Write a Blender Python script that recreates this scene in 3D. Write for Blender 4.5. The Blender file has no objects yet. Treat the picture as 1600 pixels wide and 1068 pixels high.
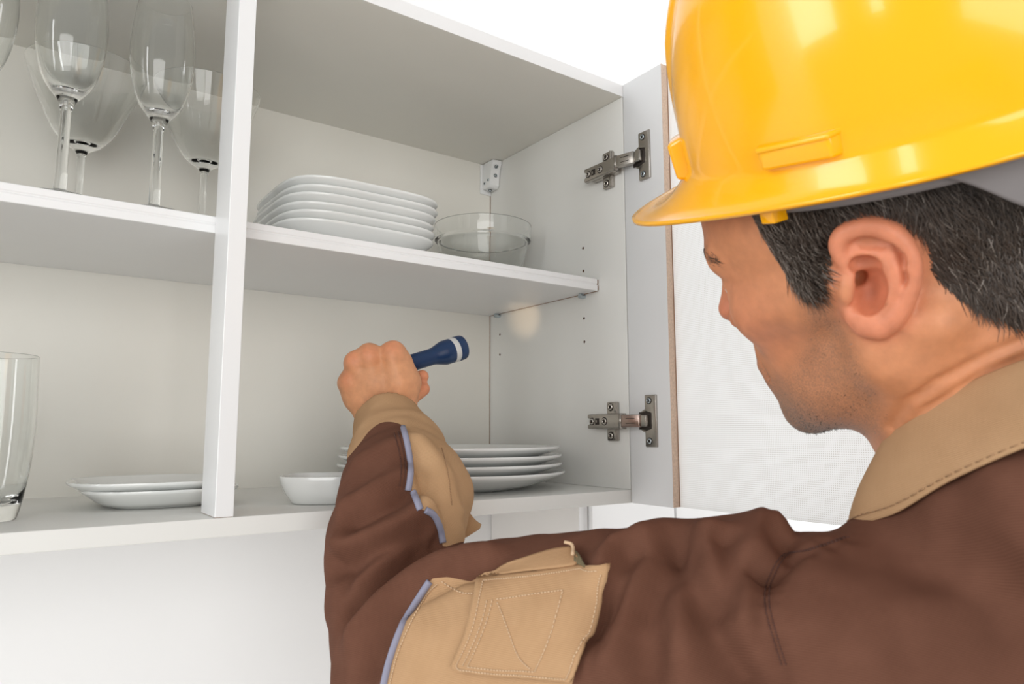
import bpy, bmesh, math, random
import numpy as np
from mathutils import Vector, Matrix
from mathutils.bvhtree import BVHTree

random.seed(7)
RNG = np.random.default_rng(11)
S = bpy.context.scene
COL = S.collection

# ------------------------------------------------------------------ camera
# working coordinates: origin at the cabinet's lower right inner front corner,
# x along the cabinet, y into it, z up; the floor lies Z0 below that corner.
Z0 = 1.42
YAW, PITCH, ROLL, FPX = math.radians(35.718), math.radians(7.047), math.radians(-.0884), 1117.55
CAM = np.array([-.63812, -.63927, .07231])
_cy, _sy, _cp, _sp = math.cos(YAW), math.sin(YAW), math.cos(PITCH), math.sin(PITCH)
FW = np.array([_sy * _cp, _cy * _cp, _sp])
_r0 = np.array([_cy, -_sy, 0.0]); _u0 = np.cross(_r0, FW)
RT = math.cos(ROLL) * _r0 + math.sin(ROLL) * _u0
UP = -math.sin(ROLL) * _r0 + math.cos(ROLL) * _u0


def P(px, py, d):
    """a point of the scene seen at photograph pixel (px, py), d metres along the view axis"""
    return CAM + d * (FW + (px - 800) / FPX * RT - (py - 534) / FPX * UP)


def proj(X):
    d = np.asarray(X) - CAM
    z = d @ FW
    return np.stack([800 + FPX * (d @ RT) / z, 534 - FPX * (d @ UP) / z, z], -1)


cd = bpy.data.cameras.new('camera')
cam = bpy.data.objects.new('camera', cd)
COL.objects.link(cam)
cd.sensor_width = 36
cd.lens = FPX * 36 / 1600
cd.clip_start = .02
M = Matrix.Identity(4)
for i in range(3):
    M[i][0], M[i][1], M[i][2], M[i][3] = RT[i], UP[i], -FW[i], CAM[i] + (Z0 if i == 2 else 0)
cam.matrix_world = M
cd.dof.use_dof = True
cd.dof.focus_distance = .80
cd.dof.aperture_fstop = 15
S.camera = cam

# ------------------------------------------------------------------ light
w = bpy.data.worlds.new('world')
S.world = w
w.use_nodes = True
w.node_tree.nodes['Background'].inputs[0].default_value = (1, 1, .99, 1)
w.node_tree.nodes['Background'].inputs[1].default_value = .50


def area(name, loc, target, size, power, col=(1, 1, 1), sy=None):
    l = bpy.data.lights.new(name, 'AREA')
    l.energy = power
    l.size = size
    if sy:
        l.shape = 'RECTANGLE'; l.size_y = sy
    l.color = col
    o = bpy.data.objects.new(name, l)
    COL.objects.link(o)
    o.location = (loc[0], loc[1], loc[2] + Z0)
    d = Vector((target[0] - loc[0], target[1] - loc[1], target[2] - loc[2]))
    o.rotation_euler = d.to_track_quat('-Z', 'Y').to_euler()
    return o


area('window_light', (-2.3, .12, .40), (-.3, .05, .05), .75, 20, (.98, .99, 1), 1.4)
area('window_light', (-2.3, -.78, .40), (-.3, -.1, .05), .16, 5, (.98, .99, 1), 1.4)
area('soft_light', (-1.35, -2.2, .15), (-.3, .15, .0), 1.8, 31, (1, .99, .975), 1.5)  # unseen softbox added for level, frontal light on cabinet and wall
area('side_light', (1.35, -.35, .55), (.1, -.1, .1), 1.0, 20, (1, 1, 1), 1.4)  # unseen lamp added to brighten the door glass and the right side

S.view_settings.view_transform = 'Standard'
S.view_settings.look = 'None'
S.view_settings.exposure = 0.0
S.view_settings.gamma = 1.0
S.view_settings.use_curve_mapping = False

# ------------------------------------------------------------------ helpers
ORG = {}


def link(o, parent=None):
    COL.objects.link(o)
    if parent is not None:
        o.parent = parent
    return o


def tag(o, label=None, cat=None, group=None, kind=None):
    for k, v in (('label', label), ('category', cat), ('group', group), ('kind', kind)):
        if v:
            o[k] = v
    return o


def thing(name, loc, label, cat, group=None):
    o = bpy.data.objects.new(name, None)
    COL.objects.link(o)
    o.empty_display_size = .03
    o.location = (loc[0], loc[1], loc[2] + Z0)
    ORG[o.name] = np.array(loc, float)
    return tag(o, label, cat, group)


def mesh_data(name, V, F, mat, smooth=True):
    me = bpy.data.meshes.new(name)
    V = np.asarray(V, float)
    if isinstance(F, np.ndarray):
        n, k = F.shape
        me.vertices.add(len(V)); me.vertices.foreach_set('co', V.astype(np.float32).ravel())
        me.loops.add(n * k); me.loops.foreach_set('vertex_index', F.astype(np.int32).ravel())
        me.polygons.add(n); me.polygons.foreach_set('loop_start', np.arange(0, n * k, k, dtype=np.int32))
        me.update(calc_edges=True)
        me.validate()
    else:
        me.from_pydata([tuple(v) for v in V], [], [tuple(f) for f in F])
        me.update()
    me.polygons.foreach_set('use_smooth', np.full(len(me.polygons), bool(smooth)))
    for m in (mat if isinstance(mat, (list, tuple)) else [mat]):
        me.materials.append(m)
    return me


def obj(name, V, F, mat, parent=None, smooth=True, loc=None):
    """V in working coordinates; local to the parent's origin, or to loc for a top-level object"""
    V = np.asarray(V, float)
    if parent is not None:
        org = ORG[parent.name]
        o = bpy.data.objects.new(name, mesh_data(name, V - org, F, mat, smooth))
        link(o, parent)
    else:
        org = np.array(loc if loc is not None else V.mean(0), float)
        o = bpy.data.objects.new(name, mesh_data(name, V - org, F, mat, smooth))
        link(o)
        o.location = (org[0], org[1], org[2] + Z0)
    ORG[o.name] = org
    return o


def bm_obj(name, bm, mat, parent=None, smooth=False, loc=None, sharp=None):
    bmesh.ops.recalc_face_normals(bm, faces=bm.faces)
    bm.verts.index_update()
    V = np.array([v.co[:] for v in bm.verts]); F = [[v.index for v in f.verts] for f in bm.faces]
    bm.free()
    o = obj(name, V, F, mat, parent, smooth, loc)
    if sharp is not None:
        o.data.set_sharp_from_angle(angle=math.radians(sharp))
    return o


def box_bm(lo, hi, bev=.0008, seg=2, bm=None):
    b = bmesh.new()
    bmesh.ops.create_cube(b, size=1)
    lo = np.array(lo, float); hi = np.array(hi, float)
    for v in b.verts:
        v.co = Vector((lo + (np.array(v.co) + .5) * (hi - lo)).tolist())
    if bev:
        bmesh.ops.bevel(b, geom=list(b.edges), offset=bev, segments=seg, profile=.5, affect='EDGES')
    if bm is None:
        return b
    me = bpy.data.meshes.new('t'); b.to_mesh(me); b.free(); bm.from_mesh(me); bpy.data.meshes.remove(me)
    return bm


def box(name, lo, hi, mat, parent=None, bev=.0008, loc=None):
    return bm_obj(name, box_bm(lo, hi, bev), mat, parent, False, loc)


def frame_of(axis):
    a = np.array(axis, float); a /= np.linalg.norm(a)
    t = np.array([0, 0, 1.]) if abs(a[2]) < .9 else np.array([1., 0, 0])
    u = np.cross(t, a); u /= np.linalg.norm(u)
    return u, np.cross(a, u), a


def lathe_vf(prof, c, axis=(0, 0, 1), n=48, shape=None):
    """prof: [(radius, height)]; closed at radius 0. shape(theta) scales the radius"""
    u, v, a = frame_of(axis)
    c = np.array(c, float)
    V, F = [], []
    th = np.linspace(0, 2 * np.pi, n, endpoint=False)
    sc = np.ones(n) if shape is None else np.array([shape(t) for t in th])
    rings = []
    for r, h in prof:
        if r < 1e-7:
            rings.append([len(V)]); V.append(c + a * h)
        else:
            rings.append(list(range(len(V), len(V) + n)))
            for k, t in enumerate(th):
                V.append(c + a * h + r * sc[k] * (math.cos(t) * u + math.sin(t) * v))
    for A, B in zip(rings[:-1], rings[1:]):
        for k in range(n):
            k2 = (k + 1) % n
            if len(A) == 1 and len(B) == 1:
                continue
            if len(A) == 1:
                F.append((A[0], B[k2], B[k]))
            elif len(B) == 1:
                F.append((A[k], A[k2], B[0]))
            else:
                F.append((A[k], A[k2], B[k2], B[k]))
    return np.array(V), F


def lathe(name, prof, c, mat, parent=None, axis=(0, 0, 1), n=48, shape=None, sharp=50, loc=None):
    V, F = lathe_vf(prof, c, axis, n, shape)
    bm = bmesh.new()
    vs = [bm.verts.new(v) for v in V]
    for f in F:
        bm.faces.new([vs[i] for i in f])
    return bm_obj(name, bm, mat, parent, True, loc, sharp)


def tube_vf(pts, r, n=8, closed=False, rr=None):
    pts = np.array(pts, float); m = len(pts)
    V, F = [], []
    tang = np.gradient(pts, axis=0); tang /= np.linalg.norm(tang, axis=1)[:, None] + 1e-12
    u, v, _ = frame_of(tang[0])
    for i in range(m):
        t = tang[i]
        u = u - t * (u @ t); u /= np.linalg.norm(u)
        v = np.cross(t, u)
        ri = r if rr is None else rr[i]
        for k in range(n):
            a = 2 * np.pi * k / n
            V.append(pts[i] + ri * (math.cos(a) * u + math.sin(a) * v))
    for i in range(m - 1):
        for k in range(n):
            k2 = (k + 1) % n
            F.append((i * n + k, i * n + k2, (i + 1) * n + k2, (i + 1) * n + k))
    F.append(tuple(range(n))[::-1]); F.append(tuple(range((m - 1) * n, m * n)))
    return np.array(V), F


def merge(parts):
    V, F, o = [], [], 0
    for v, f in parts:
        V.append(np.asarray(v)); F += [tuple(i + o for i in q) for q in f]; o += len(v)
    return np.concatenate(V), F


def spline(pts, n):
    """Catmull-Rom through pts, n samples"""
    p = np.array(pts, float)
    p = np.vstack([2 * p[0] - p[1], p, 2 * p[-1] - p[-2]])
    m = len(p) - 3
    out = []
    for t in np.linspace(0, m - 1e-9, n):
        i = int(t); f = t - i
        a, b, c, d = p[i], p[i + 1], p[i + 2], p[i + 3]
        out.append(.5 * (2 * b + (c - a) * f + (2 * a - 5 * b + 4 * c - d) * f * f + (3 * b - a - 3 * c + d) * f ** 3))
    return np.array(out)


# ------------------------------------------------------------------ materials
def nodes(name):
    m = bpy.data.materials.new(name)
    m.use_nodes = True
    nt = m.node_tree
    return m, nt, nt.nodes['Principled BSDF']


def N(nt, t, **kw):
    n = nt.nodes.new(t)
    for k, v in kw.items():
        if k.startswith('i_'):
            n.inputs[k[2:].replace('_', ' ')].default_value = v
        elif k.startswith('n'):
            n.inputs[int(k[1:])].default_value = v
        else:
            setattr(n, k, v)
    return n


def mat(name, col, rough=.5, metal=0., noise=None, bump=None, spec=.5, coat=0., sss=0.):
    """noise: (scale, amount) of slight colour variation; bump: (scale, strength, distance)"""
    m, nt, b = nodes(name)
    c = (*col, 1) if len(col) == 3 else col
    b.inputs['Base Color'].default_value = c
    b.inputs['Roughness'].default_value = rough
    b.inputs['Metallic'].default_value = metal
    b.inputs['Specular IOR Level'].default_value = spec
    if coat:
        b.inputs['Coat Weight'].default_value = coat
        b.inputs['Coat Roughness'].default_value = .05
    if sss:
        b.inputs['Subsurface Weight'].default_value = sss
        b.inputs['Subsurface Radius'].default_value = (1, .35, .2)
        b.inputs['Subsurface Scale'].default_value = .004
    tc = N(nt, 'ShaderNodeTexCoord')
    if noise:
        nz = N(nt, 'ShaderNodeTexNoise', i_Scale=noise[0], i_Detail=4.)
        nt.links.new(tc.outputs['Object'], nz.inputs['Vector'])
        mx = N(nt, 'ShaderNodeMix', data_type='RGBA')
        k = noise[1]
        mx.inputs[6].default_value = tuple(x * (1 - k) for x in c[:3]) + (1,)
        mx.inputs[7].default_value = tuple(min(1, x * (1 + k)) for x in c[:3]) + (1,)
        nt.links.new(nz.outputs['Fac'], mx.inputs[0])
        nt.links.new(mx.outputs[2], b.inputs['Base Color'])
    if bump:
        nz = N(nt, 'ShaderNodeTexNoise', i_Scale=bump[0], i_Detail=3.)
        nt.links.new(tc.outputs['Object'], nz.inputs['Vector'])
        bp = N(nt, 'ShaderNodeBump', i_Strength=bump[1], i_Distance=bump[2])
        nt.links.new(nz.outputs['Fac'], bp.inputs['Height'])
        nt.links.new(bp.outputs['Normal'], b.inputs['Normal'])
    return m


def glass(name, col=(1, 1, 1), rough=0., ior=1.45):
    m, nt, b = nodes(name)
    b.inputs['Base Color'].default_value = (*col, 1)
    b.inputs['Roughness'].default_value = rough
    b.inputs['IOR'].default_value = ior
    b.inputs['Transmission Weight'].default_value = 1
    return m


def twill(name, c1, c2, scale, strength=.35, dirv=(1, 1, 1)):
    """woven cotton: diagonal ribs as fine relief, two thread colours"""
    m, nt, b = nodes(name)
    b.inputs['Roughness'].default_value = .9
    b.inputs['Specular IOR Level'].default_value = .06
    tc = N(nt, 'ShaderNodeTexCoord')
    mp = N(nt, 'ShaderNodeMapping')
    mp.inputs['Rotation'].default_value = dirv
    nt.links.new(tc.outputs['Object'], mp.inputs['Vector'])
    wv = N(nt, 'ShaderNodeTexWave', wave_type='BANDS', bands_direction='DIAGONAL', i_Scale=scale, i_Distortion=.6)
    wv.inputs['Detail'].default_value = 1.0
    nt.links.new(mp.outputs['Vector'], wv.inputs['Vector'])
    w2 = N(nt, 'ShaderNodeTexWave', wave_type='BANDS', bands_direction='X', i_Scale=scale * 1.4, i_Distortion=.6)
    nt.links.new(mp.outputs['Vector'], w2.inputs['Vector'])
    wm = N(nt, 'ShaderNodeMath', operation='MULTIPLY_ADD', n1=.5)
    nt.links.new(w2.outputs['Fac'], wm.inputs[0]); nt.links.new(wv.outputs['Fac'], wm.inputs[2])
    nz = N(nt, 'ShaderNodeTexNoise', i_Scale=60., i_Detail=5.)
    nt.links.new(tc.outputs['Object'], nz.inputs['Vector'])
    ad = N(nt, 'ShaderNodeMath', operation='MULTIPLY_ADD', n1=.22, n2=0.)
    nt.links.new(wm.outputs[0], ad.inputs[0])
    a2 = N(nt, 'ShaderNodeMath', operation='MULTIPLY_ADD', n1=.55)
    nt.links.new(nz.outputs['Fac'], a2.inputs[0]); nt.links.new(ad.outputs[0], a2.inputs[2])
    mx = N(nt, 'ShaderNodeMix', data_type='RGBA')
    mx.inputs[6].default_value = (*c1, 1); mx.inputs[7].default_value = (*c2, 1)
    nt.links.new(a2.outputs[0], mx.inputs[0])
    nt.links.new(mx.outputs[2], b.inputs['Base Color'])
    bp = N(nt, 'ShaderNodeBump', i_Strength=strength, i_Distance=.00028)
    nt.links.new(wm.outputs[0], bp.inputs['Height'])
    nt.links.new(bp.outputs['Normal'], b.inputs['Normal'])
    return m


M_wall = mat('white_wall_paint', (.90, .90, .90), .75, noise=(3, .015), bump=(180, .05, .001))
M_floor = mat('pale_floor', (.62, .60, .57), .4, noise=(6, .05))
M_lam = mat('white_laminate', (.80, .785, .725), .42, noise=(25, .012), bump=(900, .03, .0004))
M_lamside = mat('white_laminate_side', (.80, .80, .77), .42, noise=(25, .012), bump=(900, .03, .0004))
M_edge = mat('white_edge_band', (.86, .86, .86), .35, noise=(25, .01))
M_post = mat('white_lacquered_post', (.85, .855, .86), .3, noise=(25, .01))
M_stile = mat('white_lacquered_door', (.74, .745, .75), .38, noise=(25, .012), bump=(700, .04, .0004))
M_seam = mat('brown_panel_core', (.32, .20, .13), .9, noise=(500, .25))
M_core = mat('raw_chipboard', (.66, .50, .39), .9, noise=(420, .28), bump=(600, .3, .0006))
M_porc = mat('white_porcelain', (.80, .815, .80), .12, coat=.4, noise=(8, .006))
M_nick = mat('brushed_nickel', (.44, .41, .375), .27, 1.0, noise=(90, .06), bump=(300, .04, .0003))
M_nickd = mat('dark_hinge_recess', (.06, .05, .045), .5, .8, noise=(90, .1))
M_screw = mat('bright_nickel_screw', (.60, .57, .53), .2, 1.0, noise=(90, .06))
M_copper = mat('copper_toned_hinge_arm', (.42, .32, .28), .25, 1.0, noise=(90, .06))
M_zinc = mat('zinc_screw', (.55, .62, .66), .25, 1.0, noise=(200, .1))
M_plast = mat('white_plastic', (.83, .84, .84), .3, noise=(60, .01))
M_glass = glass('clear_glass', (.99, 1, .995))
M_glassg = glass('green_tinted_glass', (.983, .995, .99))
M_hole = mat('drilled_hole_fibre', (.16, .085, .045), .9, noise=(900, .3))
# ------------------------------------------------------------------ room
H, D = .5062, .3084
ZS, TS, YS = .2555, .0162, .0508
TB = .0158
WALL_Y = D + .012


def structure(name, lo, hi, m):
    o = box(name, lo, hi, m, None, 0, loc=((lo[0] + hi[0]) / 2, (lo[1] + hi[1]) / 2, lo[2]))
    return tag(o, kind='structure')


structure('wall_back', (-2.6, WALL_Y, -Z0), (1.7, WALL_Y + .1, 1.28), M_wall)
structure('wall_right', (1.7, -2.6, -Z0), (1.8, WALL_Y + .1, 1.28), M_wall)
structure('floor', (-2.6, -2.6, -Z0 - .1), (1.8, WALL_Y + .1, -Z0), M_floor)

# ------------------------------------------------------------------ wall cabinet
CB = thing('wall_cabinet', (-.49, .15, -TB), 'open white kitchen wall cabinet with a shelf, centre post and open dotted glass door', 'cabinet')
XL = -.98
box('back_panel', (XL, D, -TB), (-.0006, D + .012, H + TB), M_lam, CB, .0003)
# dark joint lines where the back meets the right side and the top
V, F = tube_vf([(-.0006, D - .0002, .002), (-.0006, D - .0002, H - .001)], .0006, 6)
obj('joint_line', V, F, M_seam, CB)
box('top_panel', (XL, -.0, H), (.0158, D + .012, H + TB), M_lam, CB)
box('bottom_panel', (XL, 0, -TB), (.0158, D + .012, 0), M_lamside, CB)
box('edge_band', (XL, -.0006, H), (.0158, .0002, H + TB), M_edge, CB, .0002)
box('side_panel', (XL - .016, 0, -TB), (XL, D + .012, H + TB), M_lam, CB)

# right side panel with drilled holes
holes = [(D - .0273, .2227), (D - .0273, .1907), (.0811, .2227), (.0811, .1907), (.0811, .3199), (.0811, .2879)]
sp = box('side_panel', (0, 0.0002, .0001), (.0158, D + .0119, H - .0001), M_lamside, CB, .0006)
bmc = bmesh.new()
for y, z in holes:
    r = bmesh.ops.create_cone(bmc, cap_ends=True, segments=16, radius1=.0019, radius2=.0019, depth=.018)
    for v in r['verts']:
        v.co = Vector((v.co.z - .001, y + v.co.x, z + v.co.y)) - Vector(ORG[CB.name])
mc = bpy.data.meshes.new('cut'); bmc.to_mesh(mc); bmc.free()
oc = bpy.data.objects.new('cut', mc); COL.objects.link(oc); oc.parent = CB
md = sp.modifiers.new('b', 'BOOLEAN'); md.operation = 'DIFFERENCE'; md.object = oc; md.solver = 'EXACT'
dg = bpy.context.evaluated_depsgraph_get(); dg.update()
nm = bpy.data.meshes.new_from_object(sp.evaluated_get(dg))
sp.modifiers.clear(); sp.data = nm
bpy.data.objects.remove(oc)
for y, z in holes:
    V, F = lathe_vf([(.00188, 0.0002), (.00188, .007), (0, .007)], (0, y, z), (1, 0, 0), 16)
    ho = obj('peg_hole', V, F, M_hole, CB)

# shelf with a grooved front edge
prof = [(YS, ZS + .0005), (YS, ZS + .0072), (YS + .0012, ZS + .0086), (YS + .0012, ZS + .0092), (YS + .0003, ZS + .0102), (YS + .0003, ZS + TS - .0006), (YS + .001, ZS + TS),
        (D - .0008, ZS + TS), (D - .0008, ZS), (YS + .0006, ZS)]
V, F, k = [], [], len(prof)
for x in (XL + .002, -.0022):
    V += [(x, y, z) for y, z in prof]
F = [tuple(range(k)), tuple(range(2 * k - 1, k - 1, -1))] + [(i, k + i, k + (i + 1) % k, (i + 1) % k) for i in range(k)]
sh = obj('shelf', V, F, M_edge, CB, False)
V, F = merge([tube_vf([(-.0012, a, b), (-.0012, c, d)], .00075, 6) for (a, b), (c, d) in
              [((YS + .0004, ZS + .0012), (YS + .0004, ZS + .0068)), ((YS + .0006, ZS + .0112), (YS + .0006, ZS + TS - .001)),
               ((YS + .0004, ZS + .0112), (YS + .0022, ZS + .0085)), ((YS + .001, ZS + .0002), (D - .003, ZS + .0002))]])
obj('end_grain', V, F, M_seam, sh)
for y in (YS + .028, D - .028):
    p = lathe('shelf_pin', [(0, 0), (.0025, 0), (.0025, .002), (.0033, .0026), (.0033, .0095), (0, .0095)], (0, y, ZS - .0034), M_zinc, CB, (-1, 0, 0), 20)

# centre post
PX, PW, PD = -.4837, .0153, .0537
box('centre_post', (PX, .0006, .0004), (PX + PW, YS - .0012, H + .0), M_post, CB, .0006)
box('joint_line', (PX + .0008, .0014, .00005), (PX + PW - .0008, YS - .002, .0007), M_seam, CB, 0)

# corner hanging bracket
bm = bmesh.new()
bx0, by0, bz0 = -.0012, D - .0005, H - .0008
pf = [(0, 0), (0, -.040), (.004, -.045), (.022, -.045), (.027, -.041), (.027, -.016), (.034, -.006), (.034, 0)]  # (out from back along -y, down)
vs = []
for x, s in ((bx0, 1.), (bx0 - .016, .93)):
    vs.append([bm.verts.new((x, by0 - a * s, bz0 + b * (1 if s == 1 else .96))) for a, b in pf])
bm.faces.new(vs[0]); bm.faces.new(vs[1][::-1])
for i in range(len(pf)):
    j = (i + 1) % len(pf)
    bm.faces.new((vs[0][j], vs[0][i], vs[1][i], vs[1][j]))
bmesh.ops.bevel(bm, geom=list(bm.edges), offset=.0014, segments=2, profile=.5, affect='EDGES')
br = bm_obj('hanging_bracket', bm, M_plast, CB, True, None, 40)
bm = box_bm((bx0 - .020, by0 - .0016, bz0 - .050), (bx0 + .0008, by0 + .0002, bz0), .0006)
bm_obj('cover_plate', bm, M_plast, br, True, None, 40)


def screw(name, c, axis, r, m, parent, slot=True):
    """cross-head screw: rim, countersunk head and a raised dark cross in place of a recess"""
    axis = np.array(axis, float); axis /= np.linalg.norm(axis)
    c = np.array(c, float)
    lathe_p = [(0, -.001), (r, -.001), (r, .0006), (r * .86, .0014), (r * .55, .0015), (r * .48, .0009), (0, .0008)]
    V, F = lathe_vf(lathe_p, c, axis, 18)
    u, v, a = frame_of(axis)
    parts = [(V, F)]
    s = obj(name, *merge(parts), m, parent)
    V, F = lathe_vf([(r * .98, -.0006), (r * 1.22, -.0006), (r * 1.22, .00025), (r * .98, .00025)], c, axis, 18)
    obj('screw_seat', V, F, M_nickd, s if parent.parent is None else parent)
    if slot:
        q = []  # solid dark bars, their colour stands in for a recess's shade
        for d1, d2 in ((u + v, u - v), (u - v, u + v)):
            d1 = d1 / np.linalg.norm(d1); d2 = d2 / np.linalg.norm(d2)
            b = [c + a * .0017 + d1 * r * .52 * i + d2 * r * .14 * j for i, j in ((-1, -1), (1, -1), (1, 1), (-1, 1))]
            t = [x - a * .0009 for x in b]
            q.append((np.array(b + t), [(0, 1, 2, 3), (7, 6, 5, 4), (0, 4, 5, 1), (1, 5, 6, 2), (2, 6, 7, 3), (3, 7, 4, 0)]))
        if parent.parent is None:      # the dark cross is a piece of the screw
            obj('dark_cross', *merge(q), M_nickd, s, False)
        else:
            obj('dark_cross', *merge(q), M_nickd, parent, False)
    return s


for x, y, z, ax in ((bx0 - .0155, by0 - .008, bz0 - .034, (-1, 0, 0)), (bx0 - .0155, by0 - .0185, bz0 - .031, (-1, 0, 0)),
                    (bx0 - .008, by0 - .0305, bz0 - .0105, (0, -.83, -.55)), (bx0 - .007, by0 - .0265, bz0 - .024, (0, -1, 0)),
                    (bx0 - .008, by0 - .012, bz0 - .0455, (0, 0, -1))):
    screw('bracket_screw', (x, y, z), ax, .0026, M_zinc, br)

# ------------------------------------------------------------------ door
DA = -.0246
DX, DY = math.sin(DA), -math.cos(DA)
DZ0, DZ1 = -TB, H + .0155
M_pane, nt, b = nodes('dotted_frosted_glass')
b.inputs['Roughness'].default_value = .5
tc = N(nt, 'ShaderNodeTexCoord'); sx = N(nt, 'ShaderNodeSeparateXYZ')
nt.links.new(tc.outputs['Object'], sx.inputs[0])
pr = []
for ax in ('Y', 'Z'):
    m1 = N(nt, 'ShaderNodeMath', operation='MULTIPLY', n1=2 * math.pi / .0021); nt.links.new(sx.outputs[ax], m1.inputs[0])
    m2 = N(nt, 'ShaderNodeMath', operation='SINE'); nt.links.new(m1.outputs[0], m2.inputs[0])
    pr.append(m2)
m3 = N(nt, 'ShaderNodeMath', operation='ADD'); nt.links.new(pr[0].outputs[0], m3.inputs[0]); nt.links.new(pr[1].outputs[0], m3.inputs[1])
cr = N(nt, 'ShaderNodeValToRGB')
cr.color_ramp.elements[0].position = .72; cr.color_ramp.elements[0].color = (.93, .935, .935, 1)
cr.color_ramp.elements[1].position = 1.0; cr.color_ramp.elements[1].color = (.60, .58, .55, 1)
mm = N(nt, 'ShaderNodeMath', operation='MULTIPLY', n1=.72); nt.links.new(m3.outputs[0], mm.inputs[0])
nt.links.new(mm.outputs[0], cr.inputs[0]); nt.links.new(cr.outputs[0], b.inputs['Base Color'])
tl = N(nt, 'ShaderNodeBsdfTranslucent'); nt.links.new(cr.outputs[0], tl.inputs['Color'])
ms = N(nt, 'ShaderNodeMixShader', n0=.55)
nt.links.new(b.outputs[0], ms.inputs[1]); nt.links.new(tl.outputs[0], ms.inputs[2])
nt.links.new(ms.outputs[0], nt.nodes['Material Output'].inputs['Surface'])


def dslab(name, s0, s1, x0, x1, z0, z1, m, parent, bev=.0006):
    """slab of the door: s along the door from its hinge side, x outward through its thickness"""
    bm = box_bm((x0, s0, z0), (x1, s1, z1), bev)
    for v in bm.verts:
        x, s, z = v.co
        v.co = Vector((x * math.cos(DA) + s * DX, -x * math.sin(DA) * -1 * 0 + s * DY + x * math.sin(DA) * -1, z))
    return bm_obj(name, bm, m, parent, True, None, 40)


DOOR = dslab('door', .0012, .0692, 0.0002, .0182, DZ0, DZ1, M_stile, CB)
dslab('wood_edge', .0688, .0698, .0006, .0178, DZ0 + .0003, DZ1 - .0003, M_core, DOOR, 0)
dslab('glass_seal', .0690, .0705, .0102, .0112, DZ0 + .0004, DZ1 - .0004, M_seam, DOOR, 0)
dslab('glass_pane', .0685, .376, .0112, .0152, DZ0 + .0004, DZ1 - .0004, M_pane, DOOR, 0)
dslab('outer_stile', .375, .440, 0.0002, .0182, DZ0, DZ1, M_stile, DOOR)


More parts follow.
